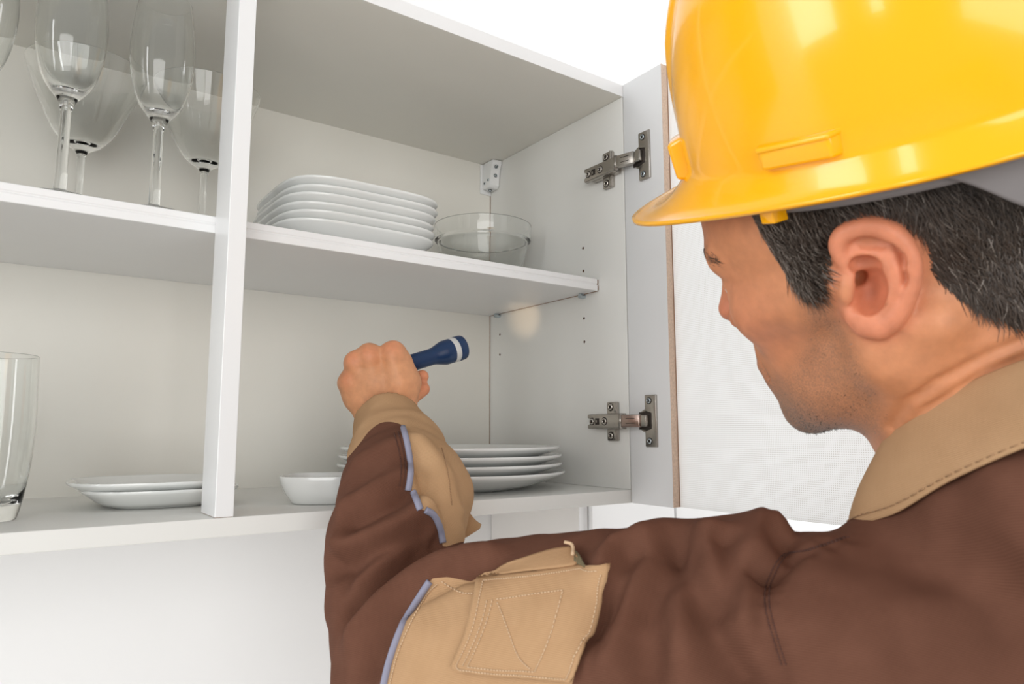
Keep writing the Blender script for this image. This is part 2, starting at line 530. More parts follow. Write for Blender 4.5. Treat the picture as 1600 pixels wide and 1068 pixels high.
# ------------------------------------------------------------------ hinges
def hinge(zc):
    bm = bmesh.new()                       # mounting plate with its two wings
    box_bm((-.0055, .016, zc - .0245), (-.0001, .034, zc + .0245), .0016, 2, bm)
    box_bm((-.0085, .004, zc - .0100), (-.0001, .052, zc + .0100), .001, 2, bm)
    h = bm_obj('hinge', bm, M_nick, CB, True, None, 40)
    for s in (-1, 1):
        for y in (.0175,):
            bm = box_bm((-.0078, .0165, zc + s * .0175 - .0062), (-.0050, .0195, zc + s * .0175 + .0062), .0008)
            bm_obj('wing_rib', bm, M_nick, h, True, None, 40)
        screw('wing_screw', (-.0056, .0268, zc + s * .0180), (-1, 0, 0), .0042, M_screw, h)
    # arm with an open slotted tail
    bm = bmesh.new()
    t = .0145
    z = .0088
    ol = [(.0605, z), (.0605, .0042), (.0545, .0036), (.0545, -.0036), (.0605, -.0042), (.0605, -z), (.0035, -z), (.0035, z)]
    a = [bm.verts.new((-t, y, zc + q)) for y, q in ol]
    b2 = [bm.verts.new((-.0087, y, zc + q * 1.12)) for y, q in ol]
    bm.faces.new(a); bm.faces.new(b2[::-1])
    for i in range(len(ol)):
        j = (i + 1) % len(ol)
        bm.faces.new((a[j], a[i], b2[i], b2[j]))
    bmesh.ops.bevel(bm, geom=list(bm.edges), offset=.0009, segments=2, profile=.5, affect='EDGES')
    bm_obj('hinge_arm', bm, M_nick, h, True, None, 40)
    bm = box_bm((-t - .0003, .0385, zc - .0040), (-t + .002, .0460, zc + .0040), .0003)
    bm_obj('arm_slot', bm, M_nickd, h, True, None, 40)
    bm = box_bm((-t - .0005, .0425, zc - .0018), (-t + .002, .0445, zc + .0018), .0003)
    bm_obj('slot_tongue', bm, M_nick, h, True, None, 40)
    screw('arm_screw', (-t, .0290, zc), (-1, 0, 0), .0042, M_screw, h)
    screw('arm_screw', (-t - .0002, .0520, zc), (-1, 0, 0), .0038, M_screw, h)
    # knuckle and the link that swings to the door
    V, F = tube_vf([(-.0135, .0005, zc - .0092), (-.0135, .0005, zc + .0092)], .0030, 14)
    obj('hinge_knuckle', V, F, M_nick, h)
    bm = bmesh.new()
    for s in (1,):
        pts = [(-.0150, .0010), (-.0165, -.0050), (-.0115, -.0280), (-.0050, -.0290), (-.0060, -.0240), (-.0105, .0020)]
        a = [bm.verts.new((x, y, zc - .0076)) for x, y in pts]
        b2 = [bm.verts.new((x, y, zc + .0076)) for x, y in pts]
        bm.faces.new(a[::-1]); bm.faces.new(b2)
        for i in range(len(pts)):
            j = (i + 1) % len(pts)
            bm.faces.new((a[i], a[j], b2[j], b2[i]))
    bmesh.ops.bevel(bm, geom=list(bm.edges), offset=.0010, segments=2, profile=.5, affect='EDGES')
    bm_obj('hinge_link', bm, M_copper if zc < .2 else M_nick, h, True, None, 40)
    for s in (-1, 1):
        bm = box_bm((-.0150, -.022, zc + s * .0030 - .0003), (-.0138, -.010, zc + s * .0030 + .0003), 0)
        for v in bm.verts:
            v.co.x += (-.0010 - v.co.y) * -.0 + .0022 * ((-.010 - v.co.y) / .012) - .0006
        bm_obj('pressed_line', bm, M_nickd, h, False)
    # cup let into the door, with its flange
    xf = lambda y: y * -.0246 * -1 * -1
    cy = -.0335
    V, F = lathe_vf([(0, -.001), (.0075, -.001), (.0110, .0004), (.0130, .0013), (.0142, .0013), (.0146, .0003), (.0146, -.002)], (-.0012, cy + .0010, zc), (-1, 0, 0), 40)
    obj('hinge_cup', V, F, M_nick, h)
    bm = bmesh.new()
    cf = [(-.0485, -.0312), (-.0300, -.0312), (-.0300, -.0110), (-.0425, -.0105), (-.0425, .0105), (-.0300, .0110), (-.0300, .0312), (-.0485, .0312)]
    fa = [bm.verts.new((-.0036, y, zc + z)) for y, z in cf]
    fb = [bm.verts.new((.0006, y, zc + z)) for y, z in cf]
    bm.faces.new(fa); bm.faces.new(fb[::-1])
    for i in range(8):
        j = (i + 1) % 8
        bm.faces.new((fa[j], fa[i], fb[i], fb[j]))
    bmesh.ops.bevel(bm, geom=list(bm.edges), offset=.0012, segments=2, profile=.5, affect='EDGES')
    bm_obj('cup_flange', bm, M_nick, h, True, None, 40)
    bm = box_bm((-.0030, -.0418, zc - .0105), (-.0012, -.0200, zc + .0105), .0003)
    bm_obj('cup_well', bm, M_nickd, h, True, None, 40)
    bm = box_bm((-.0100, -.0375, zc - .0068), (-.0020, -.0285, zc + .0068), .0008)
    bm_obj('cup_axle', bm, M_nick, h, True, None, 40)
    for s in (-1, 1):
        screw('flange_screw', (-.0038, -.0375, zc + s * .0240), (-1, 0, 0), .0034, M_zinc, h)


hinge(.0835)
hinge(.4130)

# ------------------------------------------------------------------ tall unit beside the cabinet, seen under it
TU = thing('tall_cabinet', (.25, .21, -Z0), 'plain white tall cabinet seen below the wall cabinet at right', 'cabinet')
M_unit = mat('white_unit_front', (.93, .93, .93), .4, noise=(20, .01))
M_unitside = mat('pale_unit_side', (.80, .77, .74), .5, noise=(20, .015))
box('side_panel', (.0100, .1085, -Z0), (.0240, WALL_Y - .001, -TB - .0006), M_unitside, TU)
box('front_edge', (.0098, .1070, -Z0), (.0242, .1086, -TB - .0006), M_unit, TU, .0003)
box('door', (.0262, .1000, -Z0 + .08), (.1895, .1180, -TB - .0006), M_unit, TU)
box('door', (.1945, .1000, -Z0 + .08), (.6200, .1180, -TB - .0006), M_unit, TU)
box('carcass', (.0262, .1200, -Z0), (.6200, WALL_Y - .001, -TB - .001), M_unitside, TU)
# ------------------------------------------------------------------ dishes
def squircle(p, rot=0.):
    return lambda t: (abs(math.cos(t + rot)) ** p + abs(math.sin(t + rot)) ** p) ** (-1 / p)


def plate_prof(R, h, foot, lip=.0022, well=.6):
    """solid plate: foot ring, flared underside, rounded lip, shallow well"""
    return [(0, .0018), (foot * .88, .0018), (foot * .92, 0), (foot, 0), (foot * 1.03, .0018), (foot + (R - foot) * .22, h * .10), (foot + (R - foot) * .5, h * .32), (foot + (R - foot) * .8, h * .66), (R - .0012, h - lip * 1.5),
            (R, h - lip * .8), (R - .0004, h - .0002), (R - .0020, h), (R - .0045, h - .0009), (foot + (R - foot) * .5, h * .55 + .0020), (foot * 1.0, h * .25 + .0026), (foot * .7, .0042), (0, .0042)]


def plate(c, R, h, foot, label, group, shape=None, n=96, name='plate', m=None):
    o = lathe(name, plate_prof(R, h, foot), c, m or M_porc, None, (0, 0, 1), n, shape, 60, loc=c)
    return tag(o, label, 'plate', group)


names = ['lowest', 'second from the bottom', 'third from the bottom', 'fourth from the bottom', 'fifth from the bottom', 'topmost']
zt = ZS + TS + .0004
sq = squircle(4.2, 0)
for i in range(6):
    dx, dy = (RNG.random(2) - .5) * .003
    plate((-.312 + dx + .0012 * i, .168 + dy, zt + i * .0097), .0945 if i else .0955, .0235, .055, f'rounded square white porcelain plate, {names[i]} of the six on the middle shelf', 'rounded square plates stacked on the middle shelf', sq)
nm4 = ['lowest', 'second from the bottom', 'third from the bottom', 'topmost']
for i in range(4):
    dx, dy = (RNG.random(2) - .5) * .003
    plate((-.162 + dx - .001 * i, .1530 + dy, .0004 + i * .0100), (.1425, .1415, .1405, .138)[i], .0225, .078, f'round white dinner plate, {nm4[i]} of the four behind the sleeve', 'round plates stacked on the cabinet bottom', None, 128)
plate((-.500, .155, .0004), .0700, .0180, .044, 'squarish white plate lying lower of two left of the post', 'two plates left of the post', squircle(3.0, 0))
plate((-.5075, .158, .0092), .0725, .0165, .044, 'squarish white plate lying upper of two left of the post', 'two plates left of the post', squircle(3.0, .06))

# small dish beside the sleeve
prof = [(0, .0012), (.026, .0012), (.0275, 0), (.030, 0), (.0315, .0014), (.037, .010), (.0415, .0195), (.0432, .0255), (.0428, .0272), (.0412, .0275), (.0396, .0262), (.0365, .017), (.031, .0075), (.020, .0042), (0, .0040)]
o = lathe('sauce_dish', prof, (-.3590, .0790, .0003), M_porc, None, (0, 0, 1), 72, squircle(3.0, .5), 60, loc=(-.359, .079, .0003))
tag(o, 'small white porcelain dish with sloping sides beside the sleeve', 'dish')

# ---- blown glass: outer and inner outline, drawn smooth
def glass_prof(outer, inner, n1=70, n2=50):
    a = spline(outer, n1); b_ = spline(inner, n2)
    a[:, 0] = np.maximum(a[:, 0], 0); b_[:, 0] = np.maximum(b_[:, 0], 0)
    t = a[-1] - a[-2]; t /= np.linalg.norm(t)
    rim = [a[-1] - t * .0012, a[-1] - t * .0005, a[-1] - t * .0001, (a[-1] + b_[0]) / 2 + t * .0002, b_[0] - t * .0001, b_[0] - t * .0005, b_[0] - t * .0012]
    return [tuple(q) for q in a[:-1]] + [tuple(q) for q in rim] + [tuple(q) for q in b_[1:-1]] + [(0, b_[-1][1])]


def glassware(name, outer, inner, c, m, label, cat, group=None, n=96):
    o = lathe(name, [(0, outer[0][1])] + glass_prof(outer, inner), c, m, None, (0, 0, 1), n, None, 180, loc=c)
    return tag(o, label, cat, group)


glassware('glass_bowl', [(.036, .0), (.0425, .0008), (.0560, .030), (.0640, .058), (.0652, .0680), (.0680, .0698), (.0694, .0730), (.0705, .0920)],
          [(.0681, .0920), (.0671, .073), (.0655, .0690), (.0625, .0585), (.0535, .031), (.0405, .0055), (.036, .0042), (.0, .0040)], (-.0835, .2040, zt), M_glassg, 'clear glass mixing bowl with a banded rim right of the plate stack', 'bowl')
fo_ = [(.028, 0), (.0318, .0008), (.0300, .0020), (.014, .0046), (.0062, .0090), (.0050, .016), (.0046, .045), (.0045, .078), (.0052, .0870), (.0075, .0930), (.0130, .1000), (.0200, .1110), (.0252, .1290), (.0282, .1510), (.0284, .1690), (.0266, .1900), (.0232, .2145)]
fi_ = [(.0225, .2145), (.0258, .1900), (.0275, .1690), (.0273, .1510), (.0243, .1300), (.0188, .1130), (.0110, .1040), (.004, .1018), (0, .1015)]
go_ = [(.030, 0), (.0338, .0008), (.032, .0018), (.014, .0042), (.0052, .0085), (.0042, .016), (.0037, .050), (.0038, .086), (.0052, .0945), (.0100, .0990), (.0190, .1055), (.0300, .1200), (.0410, .1440), (.0500, .1660), (.0575, .1890)]
gi_ = [(.0569, .1890), (.0492, .1660), (.0401, .1446), (.0290, .1216), (.0178, .1080), (.0080, .1042), (0, .1038)]
for x, y, lab in ((-.5310, .086, 'clear champagne flute standing nearest the post on the middle shelf'),
                  (-.6060, .086, 'clear champagne flute in front of the wide wine glass at left, second from the post'),
                  (-.674, .088, 'clear glass cut off by the left edge of the photo, upper shelf')):
    glassware('champagne_flute', fo_, fi_, (x, y, zt), M_glass, lab, 'glass', 'tall champagne flutes on the middle shelf')
for x, y, lab in ((-.5830, .225, 'wide wine glass standing behind the two flutes at left'),
                  (-.4640, .205, 'wide wine glass half hidden behind the centre post')):
    glassware('wine_glass', go_, gi_, (x, y, zt), M_glass, lab, 'glass', 'wide wine glasses on the middle shelf')
glassware('drinking_glass', [(.0235, 0), (.0255, .0015), (.0290, .018), (.0325, .045), (.0340, .075), (.0335, .105), (.0326, .1350)],
          [(.0317, .1350), (.0326, .105), (.0330, .075), (.0313, .045), (.0275, .022), (.021, .0145), (.010, .0122), (0, .0118)], (-.6430, .0950, .0003), M_glassg, 'tall clear drinking glass on the cabinet bottom at the left edge', 'glass')
# ------------------------------------------------------------------ implicit-surface modelling for the figure
def smin(a, b, k):
    h = np.clip(.5 + .5 * (b - a) / k, 0, 1)
    return b + (a - b) * h - k * h * (1 - h)


def smax(a, b, k):
    return -smin(-a, -b, k)


def s_sph(p, c, r):
    return np.linalg.norm(p - np.asarray(c, np.float32), axis=1) - r


def s_ell(p, c, r, Rm=None):
    q = p - np.asarray(c, np.float32)
    if Rm is not None:
        q = q @ np.asarray(Rm, np.float32)
    r = np.asarray(r, np.float32)
    k0 = np.linalg.norm(q / r, axis=1)
    k1 = np.linalg.norm(q / (r * r), axis=1)
    return np.where(k1 > 1e-9, k0 * (k0 - 1) / np.maximum(k1, 1e-9), -r.min())


def s_cap(p, a, b, r1, r2=None):
    r2 = r1 if r2 is None else r2
    a = np.asarray(a, np.float32); b = np.asarray(b, np.float32)
    ba = b - a
    t = np.clip(((p - a) @ ba) / (ba @ ba + 1e-12), 0, 1)
    return np.linalg.norm(p - a - t[:, None] * ba, axis=1) - (r1 + (r2 - r1) * t)


def s_chain(p, pts, rr, k=.004):
    d = None
    for i in range(len(pts) - 1):
        c = s_cap(p, pts[i], pts[i + 1], rr[i], rr[i + 1])
        d = c if d is None else smin(d, c, k)
    return d


def s_poly(p, pts, r):
    """hard union of constant radius capsules along a polyline (radius r)"""
    d = None
    for i in range(len(pts) - 1):
        c = s_cap(p, pts[i], pts[i + 1], r)
        d = c if d is None else np.minimum(d, c)
    return d


def sdf_mesh(f, lo, hi, h, c=4):
    """surface nets over a narrow band; returns vertices, triangles"""
    lo = np.array(lo, np.float32); hi = np.array(hi, np.float32)
    nb = np.ceil((hi - lo) / (h * c)).astype(int)
    gx = [lo[i] + np.arange(nb[i] + 1) * h * c for i in range(3)]
    G = np.stack(np.meshgrid(*gx, indexing='ij'), -1).reshape(-1, 3).astype(np.float32)
    cv = f(G).reshape(nb + 1).astype(np.float32)
    a = np.abs(cv)
    mn = a[:-1, :-1, :-1].copy()
    for dx in (0, 1):
        for dy in (0, 1):
            for dz in (0, 1):
                mn = np.minimum(mn, a[dx:nb[0] + dx, dy:nb[1] + dy, dz:nb[2] + dz])
    act = mn < h * c * 1.25
    A = act.copy()
    for ax in range(3):
        B = A.copy()
        sl = [slice(None)] * 3; s2 = [slice(None)] * 3
        sl[ax] = slice(1, None); s2[ax] = slice(None, -1)
        B[tuple(sl)] |= A[tuple(s2)]
        A = B
    Vf = np.repeat(np.repeat(np.repeat(cv[:-1, :-1, :-1], c, 0), c, 1), c, 2)
    idx = np.argwhere(A)
    off = np.stack(np.meshgrid(*[np.arange(c)] * 3, indexing='ij'), -1).reshape(-1, 3)
    fi = (idx[:, None, :] * c + off[None]).reshape(-1, 3)
    pts = lo + fi.astype(np.float32) * h
    vals = np.concatenate([f(pts[i:i + 400000]) for i in range(0, len(pts), 400000)])
    Vf[fi[:, 0], fi[:, 1], fi[:, 2]] = vals
    sg = Vf < 0
    n = np.array(Vf.shape)
    corners = [(dx, dy, dz) for dx in (0, 1) for dy in (0, 1) for dz in (0, 1)]
    cnt = np.zeros(n - 1, np.int8)
    for dx, dy, dz in corners:
        cnt += sg[dx:n[0] - 1 + dx, dy:n[1] - 1 + dy, dz:n[2] - 1 + dz]
    cells = np.argwhere((cnt > 0) & (cnt < 8))
    cv8 = {k: Vf[cells[:, 0] + k[0], cells[:, 1] + k[1], cells[:, 2] + k[2]] for k in corners}
    acc = np.zeros((len(cells), 3)); num = np.zeros(len(cells))
    for k in corners:
        for ax in range(3):
            if k[ax] == 0:
                k2 = list(k); k2[ax] = 1; k2 = tuple(k2)
                va, vb = cv8[k], cv8[k2]
                m = (va < 0) != (vb < 0)
                t = np.where(m, va / np.where(m, va - vb, 1), 0)
                pos = np.tile(np.array(k, float), (len(cells), 1)); pos[:, ax] += t
                acc += pos * m[:, None]; num += m
    V = lo + (cells + acc / num[:, None]) * h
    ids = -np.ones(n - 1, np.int64); ids[cells[:, 0], cells[:, 1], cells[:, 2]] = np.arange(len(cells))
    Q = []
    for ax in range(3):
        sl = [slice(None)] * 3; s2 = [slice(None)] * 3
        sl[ax] = slice(None, -1); s2[ax] = slice(1, None)
        s0, s1 = sg[tuple(sl)], sg[tuple(s2)]
        e = np.argwhere(s0 != s1)
        b, g = [i for i in range(3) if i != ax]
        e = e[(e[:, b] > 0) & (e[:, g] > 0) & (e[:, b] < n[b] - 1) & (e[:, g] < n[g] - 1)]
        inside = s0[e[:, 0], e[:, 1], e[:, 2]]
        q = []
        for db, dg_ in ((1, 1), (0, 1), (0, 0), (1, 0)):
            c_ = e.copy(); c_[:, b] -= db; c_[:, g] -= dg_
            q.append(ids[c_[:, 0], c_[:, 1], c_[:, 2]])
        q = np.stack(q, 1)
        flip = inside if ax != 1 else ~inside
        q[~flip] = q[~flip][:, ::-1]
        Q.append(q[(q >= 0).all(1)])
    Q = np.concatenate(Q)
    T = np.concatenate([Q[:, [0, 1, 2]], Q[:, [0, 2, 3]]])
    return V, T


def normals(V, T):
    n = np.cross(V[T[:, 1]] - V[T[:, 0]], V[T[:, 2]] - V[T[:, 0]])
    o = np.zeros_like(V)
    for k in range(3):
        np.add.at(o, T[:, k], n)
    return o / (np.linalg.norm(o, axis=1)[:, None] + 1e-12)


def relax(V, T, it=2, lam=.5):
    """neighbour averaging to take the grid's facets out"""
    e = np.concatenate([T[:, [0, 1]], T[:, [1, 2]], T[:, [2, 0]]])
    deg = np.bincount(np.concatenate([e[:, 0], e[:, 1]]), minlength=len(V)).astype(float)
    for _ in range(it):
        for l in (lam, -lam * 1.03):
            s = np.zeros_like(V)
            for k in range(3):
                s[:, k] = np.bincount(e[:, 0], V[e[:, 1], k], len(V)) + np.bincount(e[:, 1], V[e[:, 0], k], len(V))
            V = V + l * (s / np.maximum(deg, 1)[:, None] - V)
    return V


def split(V, T, s, extra=()):
    """cut a triangle mesh along s = 0: returns (V, T, extras) for s > 0 and for s <= 0"""
    s = np.where(np.abs(s) < 1e-7, 1e-7, s)
    pos = s > 0
    out = []
    e = np.sort(np.concatenate([T[:, [0, 1]], T[:, [1, 2]], T[:, [2, 0]]]), 1)
    e = e[pos[e[:, 0]] != pos[e[:, 1]]]
    e = np.unique(e, axis=0)
    t = s[e[:, 0]] / (s[e[:, 0]] - s[e[:, 1]])
    NV = V[e[:, 0]] + t[:, None] * (V[e[:, 1]] - V[e[:, 0]])
    VV = np.concatenate([V, NV])
    EX = [np.concatenate([x, x[e[:, 0]] + (t if x.ndim == 1 else t[:, None]) * (x[e[:, 1]] - x[e[:, 0]])]) for x in extra]
    key = e[:, 0].astype(np.int64) * (len(V) + 1) + e[:, 1]
    order = np.argsort(key); ks = key[order]

    def mid(a, b):
        k = np.minimum(a, b).astype(np.int64) * (len(V) + 1) + np.maximum(a, b)
        return len(V) + order[np.searchsorted(ks, k)]
    for want in (True, False):
        ins = (pos == want)[T]
        c = ins.sum(1)
        tr = [T[c == 3]]
        t1 = T[c == 1]; i1 = ins[c == 1]
        if len(t1):
            r = np.argmax(i1, 1); ar = np.arange(len(t1))
            a, b, d = t1[ar, r], t1[ar, (r + 1) % 3], t1[ar, (r + 2) % 3]
            tr.append(np.stack([a, mid(a, b), mid(a, d)], 1))
        t2 = T[c == 2]; i2 = ins[c == 2]
        if len(t2):
            r = np.argmin(i2, 1); ar = np.arange(len(t2))
            a, b, d = t2[ar, r], t2[ar, (r + 1) % 3], t2[ar, (r + 2) % 3]
            m1, m2 = mid(a, b), mid(d, a)
            tr += [np.stack([m1, b, d], 1), np.stack([m1, d, m2], 1)]
        tt = np.concatenate(tr)
        u, inv = np.unique(tt, return_inverse=True)
        out.append((VV[u], inv.reshape(-1, 3), [x[u] for x in EX]))
    return out


def poly_sd(p, poly):
    """signed distance to a 2-D polygon, positive inside"""
    poly = np.asarray(poly, float)
    d = np.full(len(p), 1e18); ins = np.zeros(len(p), bool)
    for i in range(len(poly)):
        a, b = poly[i], poly[(i + 1) % len(poly)]
        ba = b - a
        t = np.clip(((p - a) @ ba) / (ba @ ba + 1e-12), 0, 1)
        d = np.minimum(d, ((p - a - t[:, None] * ba) ** 2).sum(1))
        cnd = (a[1] > p[:, 1]) != (b[1] > p[:, 1])
        xx = a[0] + (p[:, 1] - a[1]) * ba[0] / (ba[1] if abs(ba[1]) > 1e-9 else 1e-9)
        ins ^= cnd & (p[:, 0] < xx)
    d = np.sqrt(d)
    return np.where(ins, d, -d)


def line_d(p, pts):
    """distance of points to a polyline"""
    d = np.full(len(p), 1e9)
    for i in range(len(pts) - 1):
        a, b = pts[i], pts[i + 1]
        ba = b - a
        t = np.clip(((p - a) @ ba) / (ba @ ba + 1e-12), 0, 1)
        d = np.minimum(d, np.linalg.norm(p - a - t[:, None] * ba, axis=1))
    return d


def bvh_of(V, T):
    return BVHTree.FromPolygons([tuple(v) for v in V], [tuple(int(i) for i in t) for t in T])


def cast(bvh, px, py, default=None):
    """the surface point of the figure that the photograph shows at this pixel"""
    dr = Vector(P(px, py, 1.) - CAM).normalized()
    h = bvh.ray_cast(Vector(CAM), dr)
    if h[0] is None:
        if default is not None:
            return P(px, py, default), -np.array(dr)
        q = bvh.find_nearest(Vector(P(px, py, .5)))
        return np.array(q[0]), np.array(q[1])
    return np.array(h[0]), np.array(h[1])


def attr(me, name, data):
    if data.ndim == 1:
        a = me.attributes.new(name, 'FLOAT', 'POINT'); a.data.foreach_set('value', data.astype(np.float32))
    else:
        a = me.attributes.new(name, 'FLOAT_COLOR', 'POINT')
        d = np.concatenate([data, np.ones((len(data), 1))], 1) if data.shape[1] == 3 else data
        a.data.foreach_set('color', d.astype(np.float32).ravel())
# ------------------------------------------------------------------ the man
HO = np.array([-0.20852266, -0.43230102, 0.17494391])          # midpoint between his ear canals
HR = np.array([[-0.1456431, -0.8911478, -0.42970186], [0.98350352, -0.17751208, 0.03478924], [-0.10727962, -0.41754648, 0.9023004]])  # columns: face, left, up


def hl(p):
    return (np.asarray(p) - HO) @ HR


def hw(q):
    return np.asarray(q) @ HR.T + HO


PERSON = thing('person', (-.09, -.60, -Z0), 'man in a brown and tan work jacket leaning in with a torch', 'person')

# ---- ear laid out on its own plane
EN = np.array([-.20, .97, -.05]); EN /= np.linalg.norm(EN)
_cl = hl(CAM)


def ear(px, py, off=0.):
    d = hl(P(px, py, 1.)) - _cl
    t = (.0745 - _cl @ EN) / (d @ EN)
    return _cl + t * d + EN * off


helix = [ear(*a) for a in ((1338, 428, -.002), (1320, 410, .000), (1309, 385, .001), (1318, 364, .002), (1346, 353, .003), (1372, 353, .0035), (1397, 364, .004), (1413, 382, .004), (1423, 405, .004), (1424, 430, .0035), (1419, 453, .003), (1407, 480, .002), (1390, 502, .001))]
helix_r = [.0026, .0032, .0036, .004, .0042, .0042, .0042, .0042, .0041, .004, .0042, .0046, .0050]
lobe = [ear(*a) for a in ((1390, 500, .0), (1374, 512, .0), (1357, 510, -.001), (1338, 495, -.004))]
anti = [ear(*a) for a in ((1360, 391, -.002), (1378, 398, .0005), (1393, 415, .002), (1397, 437, .0025), (1389, 459, .0025), (1372, 476, .002), (1350, 483, .001))]
anti2 = [ear(*a) for a in ((1384, 378, -.001), (1393, 395, .0005), (1396, 415, .002))]
EC = ear(1366, 436)
ERm = None
_eu = ear(1375, 345) - ear(1360, 526); _eu = _eu - EN * (_eu @ EN); _eu /= np.linalg.norm(_eu)
_ev = np.cross(EN, _eu)
ERm = np.stack([_eu, _ev, EN], 1)


_hs = spline(helix, 34); helix_r = list(np.interp(np.linspace(0, 1, 34), np.linspace(0, 1, len(helix_r)), helix_r)); helix = list(_hs)
anti = list(spline(anti, 18)); anti_r = list(np.interp(np.linspace(0, 1, 18), np.linspace(0, 1, 7), [.0018, .0028, .0032, .0034, .0034, .0032, .0028]))


def f_ear(q):
    base = s_ell(q, ear(1368, 430, -.0025), (.0285, .0195, .0060), ERm)
    low = s_ell(q, ear(1362, 497, -.002), (.0095, .0120, .0050), ERm)
    d = smin(base, low, .006)
    d = smin(d, s_chain(q, [ear(1395, 400, -.012), ear(1385, 470, -.012)], [.010, .010]), .008)
    d = smin(d, s_chain(q, helix, helix_r, .003), .0030)
    d = smin(d, s_chain(q, lobe, [.0050, .0054, .0054, .0048], .003), .004)
    # hollows
    d = smax(d, -s_chain(q, [ear(1398, 376, .0044), ear(1407, 400, .0050), ear(1408, 432, .0050), ear(1400, 460, .0046)], [.0022, .0024, .0024, .002]), .003)
    d = smax(d, -s_chain(q, [ear(1352, 376, .001), ear(1371, 381, .001), ear(1384, 390, .002)], [.0040, .0036, .0024]), .0024)
    d = smin(d, s_chain(q, anti, anti_r, .003), .0030)
    d = smin(d, s_chain(q, anti2, [.0018, .0024, .0026], .003), .0030)
    return d


def f_concha(q):
    d = s_ell(q, ear(1359, 453, .0010), (.0130, .0086, .0120), ERm)
    d = smin(d, s_ell(q, ear(1353, 413, .0005), (.0050, .0080, .0065), ERm), .002)
    d = smin(d, s_chain(q, [ear(1344, 444, -.002), ear(1338, 441, -.014)], [.0056, .0045], .003), .002)
    return smin(d, s_chain(q, [ear(1333, 479, .003), ear(1340, 470, -.001)], [.0022, .0028]), .002)


def f_tragus(q):
    return s_ell(q, ear(1323, 450, .0005), (.0085, .0042, .0046), ERm)


def with_ear(d, q):
    d = smin(d, f_ear(q), .003)
    d = smax(d, -f_concha(q), .0022)
    return smin(d, f_tragus(q), .0025)


def f_head(q):
    m = np.abs(q[:, 1])
    qm = q.copy(); qm[:, 1] = m                                 # the face is symmetric
    d = s_ell(q, (-.004, 0, .044), (.098, .0765, .086))
    d = smin(d, s_ell(q, (.030, 0, .050), (.068, .066, .060)), .02)
    d = smin(d, s_ell(q, (.040, 0, -.015), (.056, .058, .060)), .025)
    d = smin(d, s_ell(q, (.036, 0, -.058), (.052, .050, .040)), .02)
    d = smin(d, s_cap(qm, (.004, .057, -.040), (.074, .014, -.084), .0125, .0135), .022)      # jaw
    d = smin(d, s_cap(qm, (.002, .062, .005), (.004, .057, -.045), .010, .012), .016)
    d = smin(d, s_sph(q, (.079, 0, -.085), .0155), .014)          # chin
    d = smin(d, s_cap(qm, (.070, .042, -.004), (.012, .066, .004), .0145, .009), .02)       # cheekbone
    d = smin(d, s_cap(qm, (.095, .010, .036), (.082, .040, .034), .0105, .009), .012)       # brow
    d = smax(d, -s_sph(qm, (.103, .031, .015), .0135), .010)      # eye socket
    d = smin(d, s_sph(qm, (.0790, .0315, .014), .0130), .004)      # eyelids over the eye
    d = smax(d, -s_ell(qm, (.0905, .0325, .0125), (.0075, .0125, .0042)), .0010)
    d = smin(d, s_chain(q, [(.092, 0, .026), (.101, 0, .010), (.1085, 0, -.006)], [.0060, .0066, .0092], .005), .008)      # nose
    d = smin(d, s_sph(qm, (.0985, .0115, -.0115), .0080), .006)
    d = smax(d, -s_cap(qm, (.103, .0060, -.022), (.101, .0065, -.012), .0032, .0026), .002)
    d = smin(d, s_ell(q, (.082, 0, -.050), (.0150, .027, .024)), .014)       # muzzle
    d = smin(d, s_ell(q, (.0910, 0, -.0465), (.0075, .022, .0050)), .004)     # lips
    d = smin(d, s_ell(q, (.0890, 0, -.0580), (.0075, .019, .0055)), .004)
    d = smax(d, -s_cap(qm, (.0995, 0, -.0520), (.0850, .025, -.0530), .0016, .0014), .003)
    d = smax(d, -s_ell(q, (.095, 0, -.0690), (.008, .016, .0045)), .006)
    # hollow below the cheekbone, a crease beside the nose
    d = smax(d, -s_sph(qm, (.062, .078, -.038), .022), .018)
    d = smax(d, -s_poly(qm, [(.096, .017, -.016), (.090, .026, -.034), (.086, .030, -.052)], .0010), .005)
    # neck
    nk = s_chain(q, [(-.024, 0, -.030), (-.020, .001, -.080), (-.016, -.002, -.115), (-.014, -.003, -.138)], [.058, .0555, .055, .046], .02)
    nk = smin(nk, s_cap(q, (-.024, .058, -.028), (.018, .022, -.125), .0150, .010), .014)    # neck muscle behind the ear
    d = smin(d, nk, .018)
    d = smax(d, -s_poly(q, NECKFOLD, .0012), .006)
    d = smax(d, -s_poly(q, NECKFOLD2, .0010), .006)
    d = with_ear(d, q)
    qr = q.copy(); qr[:, 1] *= -1
    return np.where(qr[:, 1] > .04, with_ear(d, qr), d)


def onsurf(f, px, py, d0=.30, d1=.60):
    """local point where the ray through a pixel meets an implicit surface"""
    t = np.linspace(d0, d1, 600)
    pts = hl(CAM + t[:, None] * (P(px, py, 1.) - CAM))
    v = f(pts.astype(np.float32))
    i = np.argmax(v < 0)
    return pts[i]


NECKFOLD = [(9, 9, 9), (9, 9, 9.1)]; NECKFOLD2 = NECKFOLD
_a = [onsurf(f_head, *p) for p in ((1392, 668), (1420, 628), (1462, 598), (1508, 574), (1560, 548), (1605, 530))]
_b = [onsurf(f_head, *p) for p in ((1400, 690), (1440, 645), (1490, 615), (1545, 580), (1610, 556))]
NECKFOLD, NECKFOLD2 = _a, _b
V1, T1 = sdf_mesh(f_head, (-.125, -.115, -.19), (.135, .115, .140), .0014)
V1 = relax(V1, T1, 1)
head_local = V1.copy()
V1 = hw(V1)

